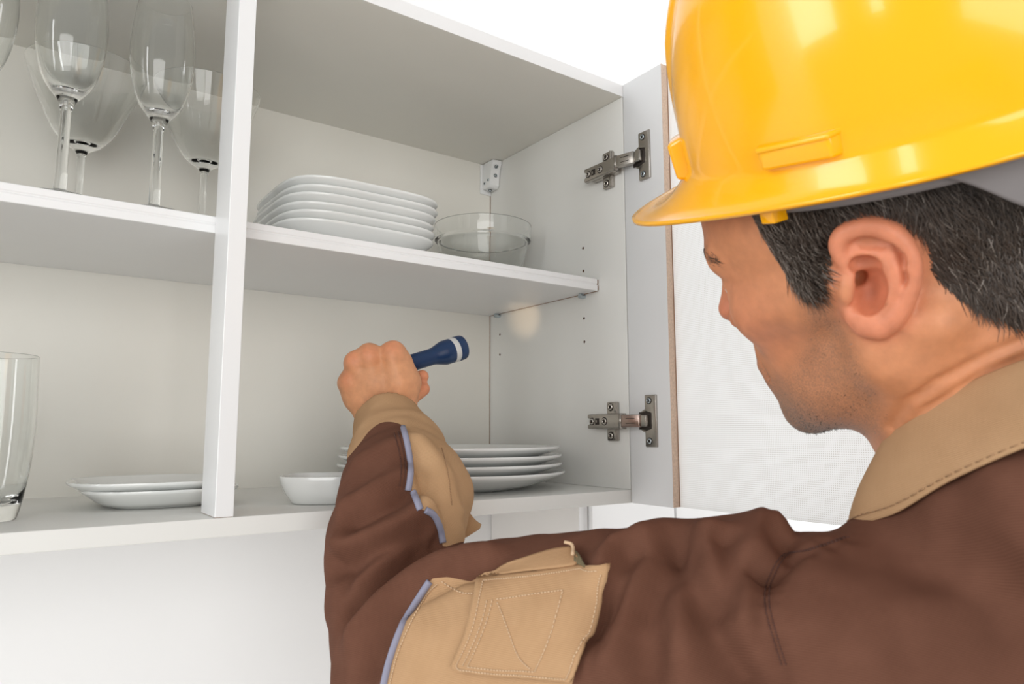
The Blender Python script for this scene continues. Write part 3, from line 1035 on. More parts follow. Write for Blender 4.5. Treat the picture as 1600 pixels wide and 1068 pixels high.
# ---- left hand: metres in the camera's directions (right, up, away) about the middle of the fist
HK = .915                                                      # size of the hand against an average one
HC = P(595, 590, .732)
HB = np.stack([RT, UP, FW], 1)
TA = np.array([.78, .25, .57]); TA /= np.linalg.norm(TA)       # direction of the torch
TC = np.array([0, .0065, .038])


def ha(*mm):
    return np.array(mm) / 1000.


E1 = np.array([0, 1, 0]) - TA * TA[1]; E1 /= np.linalg.norm(E1)
E2 = np.cross(E1, TA); E2 = E2 if E2[2] > 0 else -E2           # away, square to the torch


def wrap(s, mcp, tip_phi, rad, r, ph0=20, extra=None):
    """a finger from its knuckle round the torch: s along the torch, angle from its top over its far side"""
    out = [mcp]
    for ph in (ph0, (ph0 + tip_phi) * .42, (ph0 + tip_phi) * .72, tip_phi):
        a = math.radians(ph)
        out.append(TC + TA * s + rad * (math.cos(a) * E1 + math.sin(a) * E2))
    if extra is not None:
        out[-1] = extra
    return out


fing = [
    (wrap(.019, ha(11.5, 28, 9), 215, .0205, .009, 20, ha(40, -1, 50)), [.0110, .0098, .0090, .0086, .0078]),
    (wrap(.000, ha(-13, 22.5, 5), 215, .0205, .009, 30), [.0114, .0100, .0092, .0088, .0080]),
    (wrap(-.018, ha(-30, 17, 6), 215, .0200, .009, 40), [.0106, .0094, .0088, .0084, .0076]),
    (wrap(-.033, ha(-36, -6, 9), 215, .0185, .008, 50), [.0100, .0086, .0080, .0074, .0068]),
]
thumb = ([ha(18, -30, 22), ha(26, -26, 34), ha(41, -15.5, 46)], [.0125, .0100, .0086])


def f_hand(x):
    q = (x - HC) @ HB / HK
    wr = ha(4, -50, 14)
    wx = ha(20, -85, -40)
    d = s_cap(q, ha(12, -52, 14), wr + ha(8, 4, 2), .021, .021)
    d = smin(d, s_cap(q, ha(-8, -50, 13), ha(-8, -50, 13) + ha(2, 4, 0), .0175, .0175), .012)
    d = smin(d, s_chain(q, [ha(-6, -50, 14), wx + ha(-10, 0, 0)], [.017, .022]), .012)
    d = smin(d, s_chain(q, [ha(13, -52, 14), wx + ha(10, 0, 0)], [.019, .024]), .012)
    pal = s_chain(q, [ha(17, -45, 13), ha(21, -8, 12), ha(14, 27, 11)], [.0165, .0150, .0128], .012)
    pal = smin(pal, s_chain(q, [ha(3, -42, 11), ha(-6, -4, 9), ha(-15, 26, 9)], [.0165, .0150, .0132], .012), .014)
    pal = smin(pal, s_chain(q, [ha(-6, -42, 12), ha(-21, -10, 10), ha(-30, 13, 10)], [.0155, .0140, .0120], .012), .014)
    pal = smin(pal, s_chain(q, [ha(-12, -42, 13), ha(-29, -24, 13), ha(-41, -7, 13)], [.0145, .0130, .0108], .012), .014)
    d = smin(d, pal, .014)
    d = smin(d, s_chain(q, [ha(20, -34, 17), ha(26, -6, 18), ha(22, 16, 17)], [.0150, .0135, .0105], .01), .012)       # thumb side of the palm
    for pts, rr in fing:
        fd = s_chain(q, pts, rr, .003)
        d = smin(d, fd, .007)
    d = smin(d, s_chain(q, thumb[0], thumb[1], .004), .005)
    for k, (pts, rr) in enumerate(fing):                          # bony knuckles
        d = smin(d, s_sph(q, pts[0] + np.array([0, .0015, -.003]), rr[0] * .80), .009)
    for kx in ((0, 11), (1, -13), (2, -29)):                      # tendons over the back of the hand
        m_ = fing[kx[0]][0][0]
        d = smin(d, s_chain(q, [ha(3 + kx[1] * .25, -38, 0), m_ * .5 + ha(3 + kx[1] * .25, -38, 0) * .5 + ha(0, 0, -1.5), m_ + ha(0, -4, -7)], [.0030, .0034, .0036], .004), .007)
    d = smin(d, s_chain(q, [ha(17, -30, 1), ha(20, -6, 0.5), ha(13, 22, 0)], [.006, .006, .005], .006), .012)
    tor = s_cap(q, TC - TA * .024, TC + TA * .09, .0104)
    return smax(d, -tor, .0010) * HK


lo = HC - .14; hi = HC + .14
V2, T2 = sdf_mesh(f_hand, lo, hi, .0013)
V2 = relax(V2, T2, 1)
SL = P(1330, 1010, .40); EL = P(650, 1040, .53)
WRIST = P(606, 668, .727)


def f_body(x):
    d = s_chain(x, [SL, EL, WRIST], [.050, .042, .023], .02)
    d = smin(d, s_chain(x, [SL + np.array([.03, -.03, -.01]), (-.11, -.50, -.06), (.02, -.565, -.09)], [.042, .040, .045], .02), .03)
    d = smin(d, s_chain(x, [(-.10, -.51, -.13), (-.08, -.57, -.36), (-.07, -.60, -.52)], [.105, .11, .10], .05), .05)
    d = smin(d, s_chain(x, [(.03, -.565, -.08), (.055, -.63, -.34), (.04, -.585, -.56)], [.05, .040, .026], .02), .02)
    # right hand hanging
    h0 = np.array([.038, -.578, -.58])
    d = smin(d, s_chain(x, [h0, h0 + (-.004, .012, -.07)], [.026, .030], .01), .02)
    for k in range(4):
        b = h0 + np.array([-.012, -.018 + .018 * k, -.085])
        d = smin(d, s_chain(x, [b, b + (-.004, .004, -.045), b + (-.012, .010, -.075 - .006 * (k in (1, 2)))], [.0095, .0088, .0075], .004), .004)
    d = smin(d, s_chain(x, [h0 + (-.012, .028, -.03), h0 + (-.018, .046, -.065), h0 + (-.020, .050, -.095)], [.012, .0105, .0085], .004), .006)
    for s in (-1, 1):
        d = smin(d, s_chain(x, [(-.07 + .085 * s, -.60, -.56), (-.07 + .09 * s, -.585, -.95), (-.07 + .095 * s, -.62, -1.34)], [.050, .05, .035], .03), .03)
    return d


V3, T3 = sdf_mesh(f_body, (-.50, -.76, -1.40), (.16, .14, .06), .006)
nb_ = [len(V1), len(V2), len(V3)]
Vb = np.concatenate([V1, V2, V3]); Tb = np.concatenate([T1, T2 + nb_[0], T3 + nb_[0] + nb_[1]])

# skin colouring that belongs to the man: redder ears and nose, beard shadow, mottling; plus painted shading contrast on the hand
Q = np.full((len(Vb), 3), 9.); Q[:nb_[0]] = head_local
base = np.tile(np.array([.56, .235, .112]), (len(Vb), 1))
F_, L_, U_ = Q.T


def bump3(c, r):
    return np.exp(-(((Q - np.array(c)) / np.array(r)) ** 2).sum(1))


red = np.array([.66, .225, .130])
re = np.clip(np.exp(-np.clip(-f_ear(head_local.astype(np.float32)) * 0 + np.maximum(f_ear(head_local.astype(np.float32)), 0), 0, 1) / .003), 0, 1)
k = np.zeros(len(Vb)); k[:nb_[0]] = re * .65
base = base * (1 - k[:, None]) + red * k[:, None]
k = np.clip(bump3((.110, 0, -.008), (.016, .022, .02)) * .6 + bump3((.070, .05, -.01), (.03, .03, .03)) * .30 + bump3((.095, 0, -.053), (.012, .024, .012)) * .6, 0, 1)
base = base * (1 - k[:, None]) + np.array([.62, .20, .125]) * k[:, None]
beard = np.zeros(len(Vb))
bd = poly_sd(np.stack([F_, U_], 1)[:nb_[0]], np.array([(30, 2), (20, 4), (14, -20), (10, -55), (22, -95), (60, -108), (115, -110), (118, -70), (112, -36), (98, -33), (92, -34), (82, -48), (64, -46), (40, -24)]) / 1000.)
beard[:nb_[0]] = np.clip(bd / .010 + .5, 0, 1)
beard[:nb_[0]] *= .45 + .55 * np.clip((head_local[:, 0] - .045) / .03, 0, 1) * np.clip((-.055 - head_local[:, 2]) / .03, 0, 1)
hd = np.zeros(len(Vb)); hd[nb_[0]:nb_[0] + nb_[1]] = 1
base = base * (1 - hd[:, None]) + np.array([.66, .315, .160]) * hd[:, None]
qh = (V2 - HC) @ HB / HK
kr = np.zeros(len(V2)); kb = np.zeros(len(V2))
for pts, rr in fing:                                              # redder knuckles and fingertips
    kr = np.maximum(kr, np.exp(-(np.linalg.norm(qh - pts[0] - np.array([0, .004, -.008]), axis=1) / .011) ** 2) * .7)
    kr = np.maximum(kr, np.exp(-(np.linalg.norm(qh - pts[-1], axis=1) / .012) ** 2) * .9)
kr = np.maximum(kr, np.exp(-(np.linalg.norm(qh - thumb[0][-1], axis=1) / .014) ** 2) * .9)
kb = np.exp(-(((qh - np.array([-.006, -.004, 0])) / np.array([.026, .026, .03])) ** 2).sum(1)) * .55  # darker brown mid-back of the hand, shading contrast put into the colour
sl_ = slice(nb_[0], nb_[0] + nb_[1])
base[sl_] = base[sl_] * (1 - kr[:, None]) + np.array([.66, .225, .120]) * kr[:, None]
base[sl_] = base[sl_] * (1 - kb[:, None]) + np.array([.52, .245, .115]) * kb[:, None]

M_skin, nt, b = nodes('skin')
b.inputs['Roughness'].default_value = .48
b.inputs['Specular IOR Level'].default_value = .35
b.inputs['Subsurface Weight'].default_value = .12
b.inputs['Subsurface Radius'].default_value = (1, .35, .18)
b.inputs['Subsurface Scale'].default_value = .004
at = N(nt, 'ShaderNodeAttribute', attribute_name='skin')
tc = N(nt, 'ShaderNodeTexCoord')
n1 = N(nt, 'ShaderNodeTexNoise', i_Scale=130., i_Detail=5.); nt.links.new(tc.outputs['Object'], n1.inputs['Vector'])
r1 = N(nt, 'ShaderNodeMapRange', n1=.3, n2=.7, n3=.91, n4=1.08); nt.links.new(n1.outputs['Fac'], r1.inputs[0])
mu = N(nt, 'ShaderNodeVectorMath', operation='SCALE'); nt.links.new(at.outputs['Color'], mu.inputs[0]); nt.links.new(r1.outputs[0], mu.inputs['Scale'])
ab = N(nt, 'ShaderNodeAttribute', attribute_name='beard')
n2 = N(nt, 'ShaderNodeTexNoise', i_Scale=1100., i_Detail=2.); nt.links.new(tc.outputs['Object'], n2.inputs['Vector'])
r2 = N(nt, 'ShaderNodeMapRange', n1=.42, n2=.62, n3=.0, n4=1.); nt.links.new(n2.outputs['Fac'], r2.inputs[0])
r3 = N(nt, 'ShaderNodeMath', operation='MULTIPLY_ADD', n1=.9, n2=.45); nt.links.new(r2.outputs[0], r3.inputs[0])
m4 = N(nt, 'ShaderNodeMath', operation='MULTIPLY'); nt.links.new(r3.outputs[0], m4.inputs[0]); nt.links.new(ab.outputs['Fac'], m4.inputs[1])
mx = N(nt, 'ShaderNodeMix', data_type='RGBA'); mx.inputs[7].default_value = (.20, .125, .085, 1)
nt.links.new(m4.outputs[0], mx.inputs[0]); nt.links.new(mu.outputs[0], mx.inputs[6]); nt.links.new(mx.outputs[2], b.inputs['Base Color'])
n3 = N(nt, 'ShaderNodeTexNoise', i_Scale=700., i_Detail=4.); nt.links.new(tc.outputs['Object'], n3.inputs['Vector'])
bp = N(nt, 'ShaderNodeBump', i_Strength=.22, i_Distance=.0006); nt.links.new(n3.outputs['Fac'], bp.inputs['Height']); nt.links.new(bp.outputs[0], b.inputs['Normal'])

M_eye = mat('eye_white', (.80, .77, .73), .12, noise=(200, .03))
M_iris = mat('brown_iris', (.10, .05, .025), .1, noise=(900, .3))
M_pupil = mat('pupil', (.004, .004, .004), .08, noise=(900, .1))
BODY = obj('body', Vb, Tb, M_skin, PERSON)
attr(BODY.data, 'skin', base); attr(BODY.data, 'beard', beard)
for sd_ in (1, -1):
    c_ = hw((.0790, sd_ * .0315, .014)); ax_ = HR @ np.array([.95, sd_ * .05, -.12])
    R_ = .0119
    pf_ = [(R_ * math.sin(a), R_ * math.cos(a)) for a in np.linspace(math.pi, .52, 18)]
    lathe('eye', [(0, -R_)] + pf_[1:], c_, M_eye, BODY, ax_, 32)
    lathe('iris', [(R_ * math.sin(a), R_ * math.cos(a)) for a in (.52, .40, .30, .19)], c_, M_iris, BODY, ax_, 32)
    lathe('pupil', [(R_ * math.sin(.19), R_ * math.cos(.19)), (R_ * math.sin(.1), R_ * math.cos(.1)), (0, R_)], c_, M_pupil, BODY, ax_, 24)
# ------------------------------------------------------------------ work jacket
M_brown = twill('brown_twill', (.094, .041, .026), (.172, .078, .052), 330., .32, (.3, .5, .9))
M_tan = twill('tan_twill', (.40, .240, .125), (.52, .330, .188), 330., .4, (.3, .5, .9))
M_pipe = mat('grey_blue_piping', (.25, .25, .33), .8, noise=(300, .06))
M_thread = mat('tan_thread', (.62, .44, .28), .9, noise=(300, .08))
M_threadt = mat('dark_tan_thread', (.34, .20, .105), .9, noise=(300, .08))
M_threadb = mat('brown_thread', (.085, .035, .025), .9, noise=(300, .08))
M_grn = mat('olive_tape', (.16, .13, .07), .9, noise=(300, .1))

CUFF_C = P(606, 655, .732)
FA = CUFF_C - P(628, 770, .638); FA /= np.linalg.norm(FA)
sl = [(1330, 1042, .400, .0700), (1215, 1040, .415, .0685), (1100, 1018, .435, .0730), (1000, 1030, .455, .0750), (900, 1036, .475, .0790), (800, 1048, .495, .0830), (720, 1052, .51, .078), (655, 1035, .525, .0600)]
fo = [(655, 1035, .520, .0590), (618, 940, .555, .0478), (614, 850, .584, .0490), (630, 770, .632, .0510), (622, 712, .690, .0430), (606, 660, .727, .0290), (600, 640, .746, .0278)]
SLP = [P(*a[:3]) for a in sl]; SLR = [a[3] for a in sl]
FOP = [P(*a[:3]) for a in fo]; FOR = [a[3] for a in fo]


_nc = hw((-.012, -.003, -.13))
YOKE = []
for a in ((1345, 824, .418), (1400, 812, .398), (1482, 764, .368), (1600, 711, .336), (1730, 667, .318)):
    q = P(*a); v = _nc - q; YOKE.append(q + v / np.linalg.norm(v) * .014 - HR[:, 2] * .014)
for v in ((.010, -.108, .000), (.072, -.092, -.010), (.112, -.028, -.034), (.092, .052, -.072)):
    YOKE.append(_nc + np.array(v) * .85 - HR[:, 2] * .012)


YOKE2 = [q - HR[:, 2] * .026 + (q - _nc) / np.linalg.norm(q - _nc) * .004 for q in YOKE[2:]]


def f_jacket(x):
    arm = s_chain(x, SLP, SLR, .02)
    fore = s_chain(x, FOP, FOR, .02)
    fore = smin(fore, s_chain(x, [P(668, 735, .654), P(690, 775, .630), P(690, 815, .607)], [.0183, .0200, .0146], .02), .02)     # slack on the thumb side
    fore = smax(fore, (x - CUFF_C) @ FA, .0015)
    hollow = s_cap(x, CUFF_C - FA * .05 + UP * .0, CUFF_C + FA * .02, .0266, .0262)
    fore = smax(fore, -hollow, .0012)
    d = smin(arm, fore, .012)
    tor = s_chain(x, [SLP[0], SLP[0] + np.array([.045, -.03, -.004]), (-.115, -.49, -.030), (-.03, -.535, -.042), (.03, -.565, -.075)], [.062, .060, .062, .070, .074], .03)
    tor = smin(tor, s_chain(x, [(-.105, -.515, -.12), (-.085, -.57, -.36), (-.07, -.60, -.56)], [.130, .135, .150], .05), .05)
    tor = smin(tor, s_chain(x, [(.03, -.565, -.075), (.058, -.635, -.34), (.040, -.590, -.54)], [.074, .060, .046], .03), .02)
    neck = s_chain(x, [hw((-.016, -.001, -.08)), hw((-.016, -.002, -.112)), hw((-.014, -.003, -.124))], [.058, .056, .052], .02)
    tor = smax(tor, -neck, .004)
    d = smin(d, tor, .025)
    d = smin(d, s_chain(x, YOKE, [.018] * len(YOKE), .01), .022)
    return smin(d, s_chain(x, YOKE2, [.024] * len(YOKE2), .01), .028)


Vj, Tj = sdf_mesh(f_jacket, (-.53, -.78, -.74), (.16, .14, .12), .0029)
Vj = relax(Vj, Tj, 2)
Nj = normals(Vj, Tj)
bvj = bvh_of(Vj, Tj)
# folds in the cloth: ridges (+) and valleys (-) along lines across the sleeve, height and half-width in metres
FOLDS = [
    # forearm, running round the sleeve
    ([(548, 815), (590, 795), (640, 770)], -0.0095, .010), ([(540, 790), (590, 760), (634, 742)], 0.0053, .010), ([(530, 850), (575, 838), (625, 815), (655, 796)], 0.0063, .011),
    ([(522, 885), (570, 862), (620, 846), (668, 833)], -0.0104, .010), ([(560, 905), (620, 862), (675, 838)], 0.0075, .010), ([(540, 905), (600, 890), (660, 872)], -0.0057, .012),
    ([(690, 850), (640, 872), (588, 908), (550, 952)], -0.0118, .010), ([(760, 868), (690, 880), (610, 930), (560, 985)], 0.0087, .013), ([(770, 885), (700, 900), (640, 935), (600, 985), (575, 1040)], -0.0080, .010),
    ([(560, 720), (590, 700), (632, 690)], 0.0033, .010),
    # slack tan side
    ([(655, 690), (690, 735), (712, 800)], 0.0060, .010), ([(650, 720), (675, 770), (700, 820)], -0.0066, .009), ([(660, 780), (685, 800), (715, 835)], 0.0060, .009),
    # upper arm behind the elbow patch
    ([(905, 860), (925, 900), (940, 960)], -.0030, .010), ([(985, 862), (965, 900), (945, 945), (930, 990)], -0.0152, .010), ([(965, 855), (950, 872), (945, 890)], 0.0090, .010),
    ([(1010, 840), (985, 880), (960, 940), (945, 1010)], 0.0112, .013), ([(1040, 838), (1030, 885), (1010, 960), (1010, 1050)], -0.0118, .013), ([(1075, 838), (1075, 880), (1062, 960), (1060, 1060)], 0.0067, .014),
    ([(1065, 845), (1085, 900), (1120, 985), (1160, 1060)], -0.0129, .011), ([(1108, 838), (1120, 890), (1150, 960)], 0.0075, .012), ([(1130, 850), (1140, 900), (1135, 945)], -0.0095, .008),
    ([(1165, 822), (1160, 870), (1150, 930), (1140, 990)], 0.0053, .014), ([(1218, 845), (1212, 868), (1190, 890)], -0.0114, .008), ([(1188, 822), (1200, 845), (1205, 870)], 0.0090, .009),
    ([(1000, 1000), (990, 1040), (985, 1068)], 0.0053, .012),
    # shoulder
    ([(1250, 860), (1205, 900), (1188, 950), (1196, 1010), (1220, 1060)], -0.0038, .006), ([(1290, 900), (1380, 930), (1480, 960)], 0.0037, .020), ([(1230, 960), (1290, 990), (1350, 1040)], 0.0045, .016),
    ([(1330, 880), (1420, 880), (1540, 880)], -0.0038, .020),
]
disp = np.zeros(len(Vj))
near = np.where((proj(Vj)[:, 0] > 380) & (proj(Vj)[:, 0] < 1750) & (Vj[:, 2] > -.32))[0]
for pts, amp, wd in FOLDS:
    c3 = np.array([cast(bvj, *p, .5)[0] for p in spline(pts, 12)])
    d = line_d(Vj[near], c3)
    disp[near] += amp * (1.25 if amp < 0 else 1.1) * np.exp(-(d / wd) ** 2)
Vj = Vj + Nj * disp[:, None]
# bunched cloth standing up on the shoulder
c = np.array([P(1178, 842, .428), P(1203, 838, .425)])
d = line_d(Vj, c); Vj = Vj + UP * (.0150 * np.exp(-(d / .0105) ** 2.6))[:, None]
for px, py, dd, a_, w_ in ((1238, 852, .42, -.0090, .0080), (1040, 842, .445, .005, .016), (982, 868, .458, -.007, .010), (940, 862, .465, .005, .012), (1130, 840, .438, .003, .014)):
    d = np.linalg.norm(Vj - P(px, py, dd), axis=1); Vj = Vj + UP * (a_ * np.exp(-(d / w_) ** 2))[:, None]
sm_ = np.array([cast(bvj, *p, .5)[0] for p in spline([(1323, 838), (1265, 858), (1225, 872), (1203, 905), (1198, 940), (1208, 985), (1225, 1040)], 60)])
i_ = np.array([np.argmin(((sm_ - v) ** 2).sum(1)) for v in Vj[near]])
d_ = np.linalg.norm(Vj[near] - sm_[i_], axis=1)
Vj[near] += Nj[near] * (.0010 * np.sin(i_ * 1.05) * np.exp(-(d_ / .009) ** 2) - .0016 * np.exp(-(d_ / .0035) ** 2))[:, None]
nz = np.sin(Vj @ np.array([95., 40, 60]) + 2 * np.sin(Vj @ np.array([20., 70, -40]))) * np.sin(Vj @ np.array([-30., 80, 75]) + 1.3)
Nj = normals(Vj, Tj)
Vj = Vj + Nj * (nz * .0009)[:, None]
Vj = relax(Vj, Tj, 3)

# ---- cut into its coloured panels
PJ = proj(Vj)
view = P(0, 0, 1) * 0
# forearm panel boundary: tan on the thumb side of the piping; cuff tan all round
pipe_px = spline([(629, 664), (637, 700), (640, 740), (641, 765), (654, 792), (668, 800), (682, 818), (691, 848), (700, 900)], 40)
fore_ax = FOP[1] - FOP[-1]
axd = line_d(Vj, FOP)
armd = line_d(Vj, SLP)
# the plane through the forearm's axis and the piping gives the panel edge all round
pc = [cast(bvj, *p, .7)[0] for p in pipe_px[:36]]
xb = np.interp(PJ[:, 1], pipe_px[:, 1], pipe_px[:, 0])
s_pipe = (PJ[:, 0] - xb) * PJ[:, 2] / FPX
on_fore = (axd < .10) & (PJ[:, 1] < 872)
# upper-arm cloth overlaps the forearm below this line
low = np.interp(PJ[:, 0], [620, 690, 720, 760, 800], [868, 856, 846, 846, 856])
s_low = (low - PJ[:, 1]) * PJ[:, 2] / FPX
s_tan = np.minimum(s_pipe, s_low)
cuffline = spline([(520, 742), (560, 695), (578, 672), (600, 659), (629, 664), (665, 690), (712, 728), (760, 760)], 60)
yc = np.interp(PJ[:, 0], cuffline[:, 0], cuffline[:, 1])
s_cuff = (yc - PJ[:, 1]) * PJ[:, 2] / FPX
dep = (Vj - CUFF_C) @ FA
s_fore = np.maximum(s_tan, s_cuff)
s_fore = np.minimum(s_fore, (armd - .0775) - (axd - .050) + .012)
s_fore = np.minimum(s_fore, (Vj @ FW) - (CAM @ FW) - .515)          # nothing of this on the upper arm
elbow_poly = [(592, 1150), (600, 1068), (612, 1020), (632, 970), (658, 925), (676, 903), (700, 901), (735, 908), (800, 880), (880, 863), (898, 868), (912, 890), (950, 884), (930, 960), (905, 1030), (885, 1100), (800, 1200)]
EPD = poly_sd(PJ[:, :2], elbow_poly) * PJ[:, 2] / FPX
front = np.einsum('ij,ij->i', Vj - CAM, Nj) < 0
s_elb = np.where(PJ[:, 2] < .56, EPD, -1.)
hid = (Vj - P(760, 1050, .50)) @ FW
s_elb = np.minimum(s_elb, .02 - hid)
s_all = np.where(on_fore & (PJ[:, 2] > .49), np.maximum(s_fore, s_elb), s_elb)
(Vt, Tt, _), (Vw, Tw, _) = split(Vj, Tj, s_all)
JK = obj('jacket', Vw, Tw, M_brown, PERSON)
tag(JK, 'brown twill jacket with tan panels and grey piping')
# separate the two tan islands by depth
dt = Vt @ FW - CAM @ FW
ym = proj(Vt)[:, 1]
lab = np.minimum((proj(Vt)[:, 1] - np.interp(proj(Vt)[:, 0], [560, 700, 1000], [900, 872, 830])), 1e9)
isel = lab[Tt].mean(1) > 0


def sub(V, T, m):
    u, inv = np.unique(T[m], return_inverse=True)
    return V[u], inv.reshape(-1, 3)


if (~isel).any():
    v_, t_ = sub(Vt, Tt, ~isel); tag(obj('sleeve_panel', v_, t_, M_tan, JK), 'tan under-sleeve and cuff')
v_, t_ = sub(Vt, Tt, isel); tag(obj('elbow_patch', v_, t_, M_tan, JK), 'tan elbow patch')

bvj = bvh_of(Vj, Tj)


def on_cloth(pts, n, off=.0006, d0=.5):
    out = []
    for p in spline(pts, n):
        q, nn = cast(bvj, p[0], p[1], d0)
        nn = nn if (nn @ (CAM - q)) > 0 else -nn
        out.append(q + nn * off)
    return np.array(out)


def piping(pts, n, r):
    c = on_cloth(pts, n, r * .3)
    V, F = tube_vf(c, r, 8)
    return obj('piping', V, F, M_pipe, JK)


for seg in ([(630, 669), (636, 690), (640, 720), (640, 745), (637, 766)], [(645, 768), (651, 780), (656, 796)], [(664, 796), (676, 803), (685, 820), (692, 848)]):
    piping(seg, 24, .0027)
piping([(597, 1100), (602, 1066), (614, 1020), (634, 970), (660, 926), (672, 908)], 40, .0025)


def stitches(pts, n, m, off=.0005, r=.00045, parent=None, name='stitching'):
    c = on_cloth(pts, n * 3 + 1, off)
    parts = [tube_vf([c[3 * i], c[3 * i + 1] * .5 + c[3 * i + 2] * .5 + 0, c[3 * i + 2]], r, 5) for i in range(n)]
    V, F = merge(parts)
    o = obj(name, V, F, m, parent or JK); o['kind'] = 'stuff'
    return o


stitches([(610, 1068), (622, 1022), (643, 972), (668, 928), (684, 912)], 40, M_thread)
stitches([(690, 908), (718, 925), (745, 928)], 12, M_thread)
stitches([(622, 674), (629, 700), (633, 730), (630, 762)], 34, M_threadb)
stitches([(616, 676), (623, 702), (627, 732), (624, 760)], 34, M_threadb)
stitches([(690, 700), (700, 740), (706, 790)], 26, M_threadt)
for dx in (0, 7):
    stitches([(1320 + dx, 838), (1262 + dx, 858), (1222 + dx, 868), (1200 + dx, 905), (1195 + dx, 940), (1205 + dx, 985), (1222 + dx, 1040)], 60, M_threadb, .0002, .0004)


# ---- pocket flap: a separate doubled sheet sewn over the patch
def sheet(name, edge_a, edge_b, nu, nv, m, parent, th=.0014, off=.0020, lift=None, smooth=True):
    """sheet between two lines seen on the cloth, laid a little above it, with thickness"""
    A = spline(edge_a, nu); B = spline(edge_b, nu)
    top = np.zeros((nu, nv, 3)); nn = np.zeros((nu, nv, 3))
    for i in range(nu):
        for j in range(nv):
            f = j / (nv - 1)
            p = A[i] * (1 - f) + B[i] * f
            q, n_ = cast(bvj, p[0], p[1], .5)
            n_ = n_ if (n_ @ (CAM - q)) > 0 else -n_
            top[i, j] = q; nn[i, j] = n_
    for _ in range(6):                                             # cloth bridges the small folds
        t2 = top.copy()
        t2[1:-1, 1:-1] = (top[:-2, 1:-1] + top[2:, 1:-1] + top[1:-1, :-2] + top[1:-1, 2:]) / 4
        top = t2
    nn /= np.linalg.norm(nn, axis=2)[..., None]
    lf = np.zeros((nu, nv)) if lift is None else lift(nu, nv)
    up_ = top + nn * (off + lf)[..., None]
    dn = up_ - nn * th
    V = np.concatenate([up_.reshape(-1, 3), dn.reshape(-1, 3)])
    F = []
    k = nu * nv
    for i in range(nu - 1):
        for j in range(nv - 1):
            a, b_, c_, d_ = i * nv + j, (i + 1) * nv + j, (i + 1) * nv + j + 1, i * nv + j + 1
            F.append((a, b_, c_, d_)); F.append((k + d_, k + c_, k + b_, k + a))
    rim = [i * nv for i in range(nu)] + [(nu - 1) * nv + j for j in range(1, nv)] + [i * nv + nv - 1 for i in range(nu - 2, -1, -1)] + [j for j in range(nv - 2, 0, -1)]
    for a, b_ in zip(rim, rim[1:] + rim[:1]):
        F.append((b_, a, k + a, k + b_))
    return obj(name, V, F, m, parent, smooth), up_, nn


FL, ftop, fn = sheet('pocket_flap', [(746, 909), (742, 940), (730, 990), (714, 1030), (710, 1042), (722, 1050)], [(950, 883), (944, 915), (932, 965), (916, 1020), (904, 1050), (895, 1064)], 40, 40, M_tan, JK, .0018, .0034,
                     lambda a, b_: .0016 * np.linspace(0, 1, a)[:, None] * np.ones((1, b_)))
tag(FL, 'tan pocket flap with a stitched hook square')


def flap_line(pts, n, name='flap_stitching'):
    """stitches on the flap, in flap coordinates 0..1 (down, across)"""
    c = []
    for u_, v_ in np.array([np.array(a) * (1 - t) + np.array(b_) * t for a, b_ in zip(pts[:-1], pts[1:]) for t in np.linspace(0, 1, n, endpoint=False)]):
        i, j = u_ * (ftop.shape[0] - 1), v_ * (ftop.shape[1] - 1)
        i0, j0 = min(int(i), ftop.shape[0] - 2), min(int(j), ftop.shape[1] - 2)
        a, b2 = i - i0, j - j0
        q = (ftop[i0, j0] * (1 - a) * (1 - b2) + ftop[i0 + 1, j0] * a * (1 - b2) + ftop[i0, j0 + 1] * (1 - a) * b2 + ftop[i0 + 1, j0 + 1] * a * b2)
        c.append(q + fn[i0, j0] * .0003)
    c = np.array(c)
    parts = [tube_vf([c[i], (c[i] + c[i + 1]) / 2, c[i] * .3 + c[i + 1] * .7], .00042, 5) for i in range(0, len(c) - 1)]
    V, F = merge(parts)
    o = obj(name, V, F, M_thread, JK); o['kind'] = 'stuff'


flap_line([(.05, .06), (.05, .96)], 50); flap_line([(.05, .06), (.92, .05), (.95, .95), (.05, .96)], 36)
flap_line([(.22, .16), (.80, .14), (.83, .68), (.22, .70), (.22, .16)], 22); flap_line([(.24, .20), (.80, .66)], 26)
flap_line([(.22, .12), (.80, .10)], 22)
SB, _, _ = sheet('pocket_band', [(752, 902), (775, 892), (820, 878), (860, 866), (890, 861), (897, 864)], [(770, 906), (792, 902), (828, 897), (866, 893), (900, 889), (905, 880)], 30, 10, M_tan, JK, .0016, .0040)
tag(SB, 'tan folded band along the pocket opening')
SB, _, _ = sheet('pocket_lining', [(898, 866), (906, 872), (914, 880), (922, 886)], [(897, 884), (906, 888), (914, 890), (921, 890)], 12, 6, M_grn, JK, .0014, .0040)
tag(SB, 'olive green pocket lining')
V, F = tube_vf(on_cloth([(884, 859), (893, 862), (897, 870), (895, 880)], 12, .0062), .0011, 6)
obj('loose_thread', V, F, M_thread, JK)

# ---- sleeve placket hanging open at the cuff
pl = np.array([[P(716, 775, 0.6405), P(722, 790, 0.6387), P(732, 800, 0.6350), P(742, 812, 0.6313), P(752, 820, 0.6295)],
               [P(716, 795, 0.6313), P(714, 812, 0.6259), P(720, 822, 0.6222), P(732, 826, 0.6204), P(748, 826, 0.6222)],
               [P(708, 815, 0.6185), P(712, 830, 0.6149), P(716, 838, 0.6131), P(722, 840, 0.6131), P(730, 838, 0.6149)]])


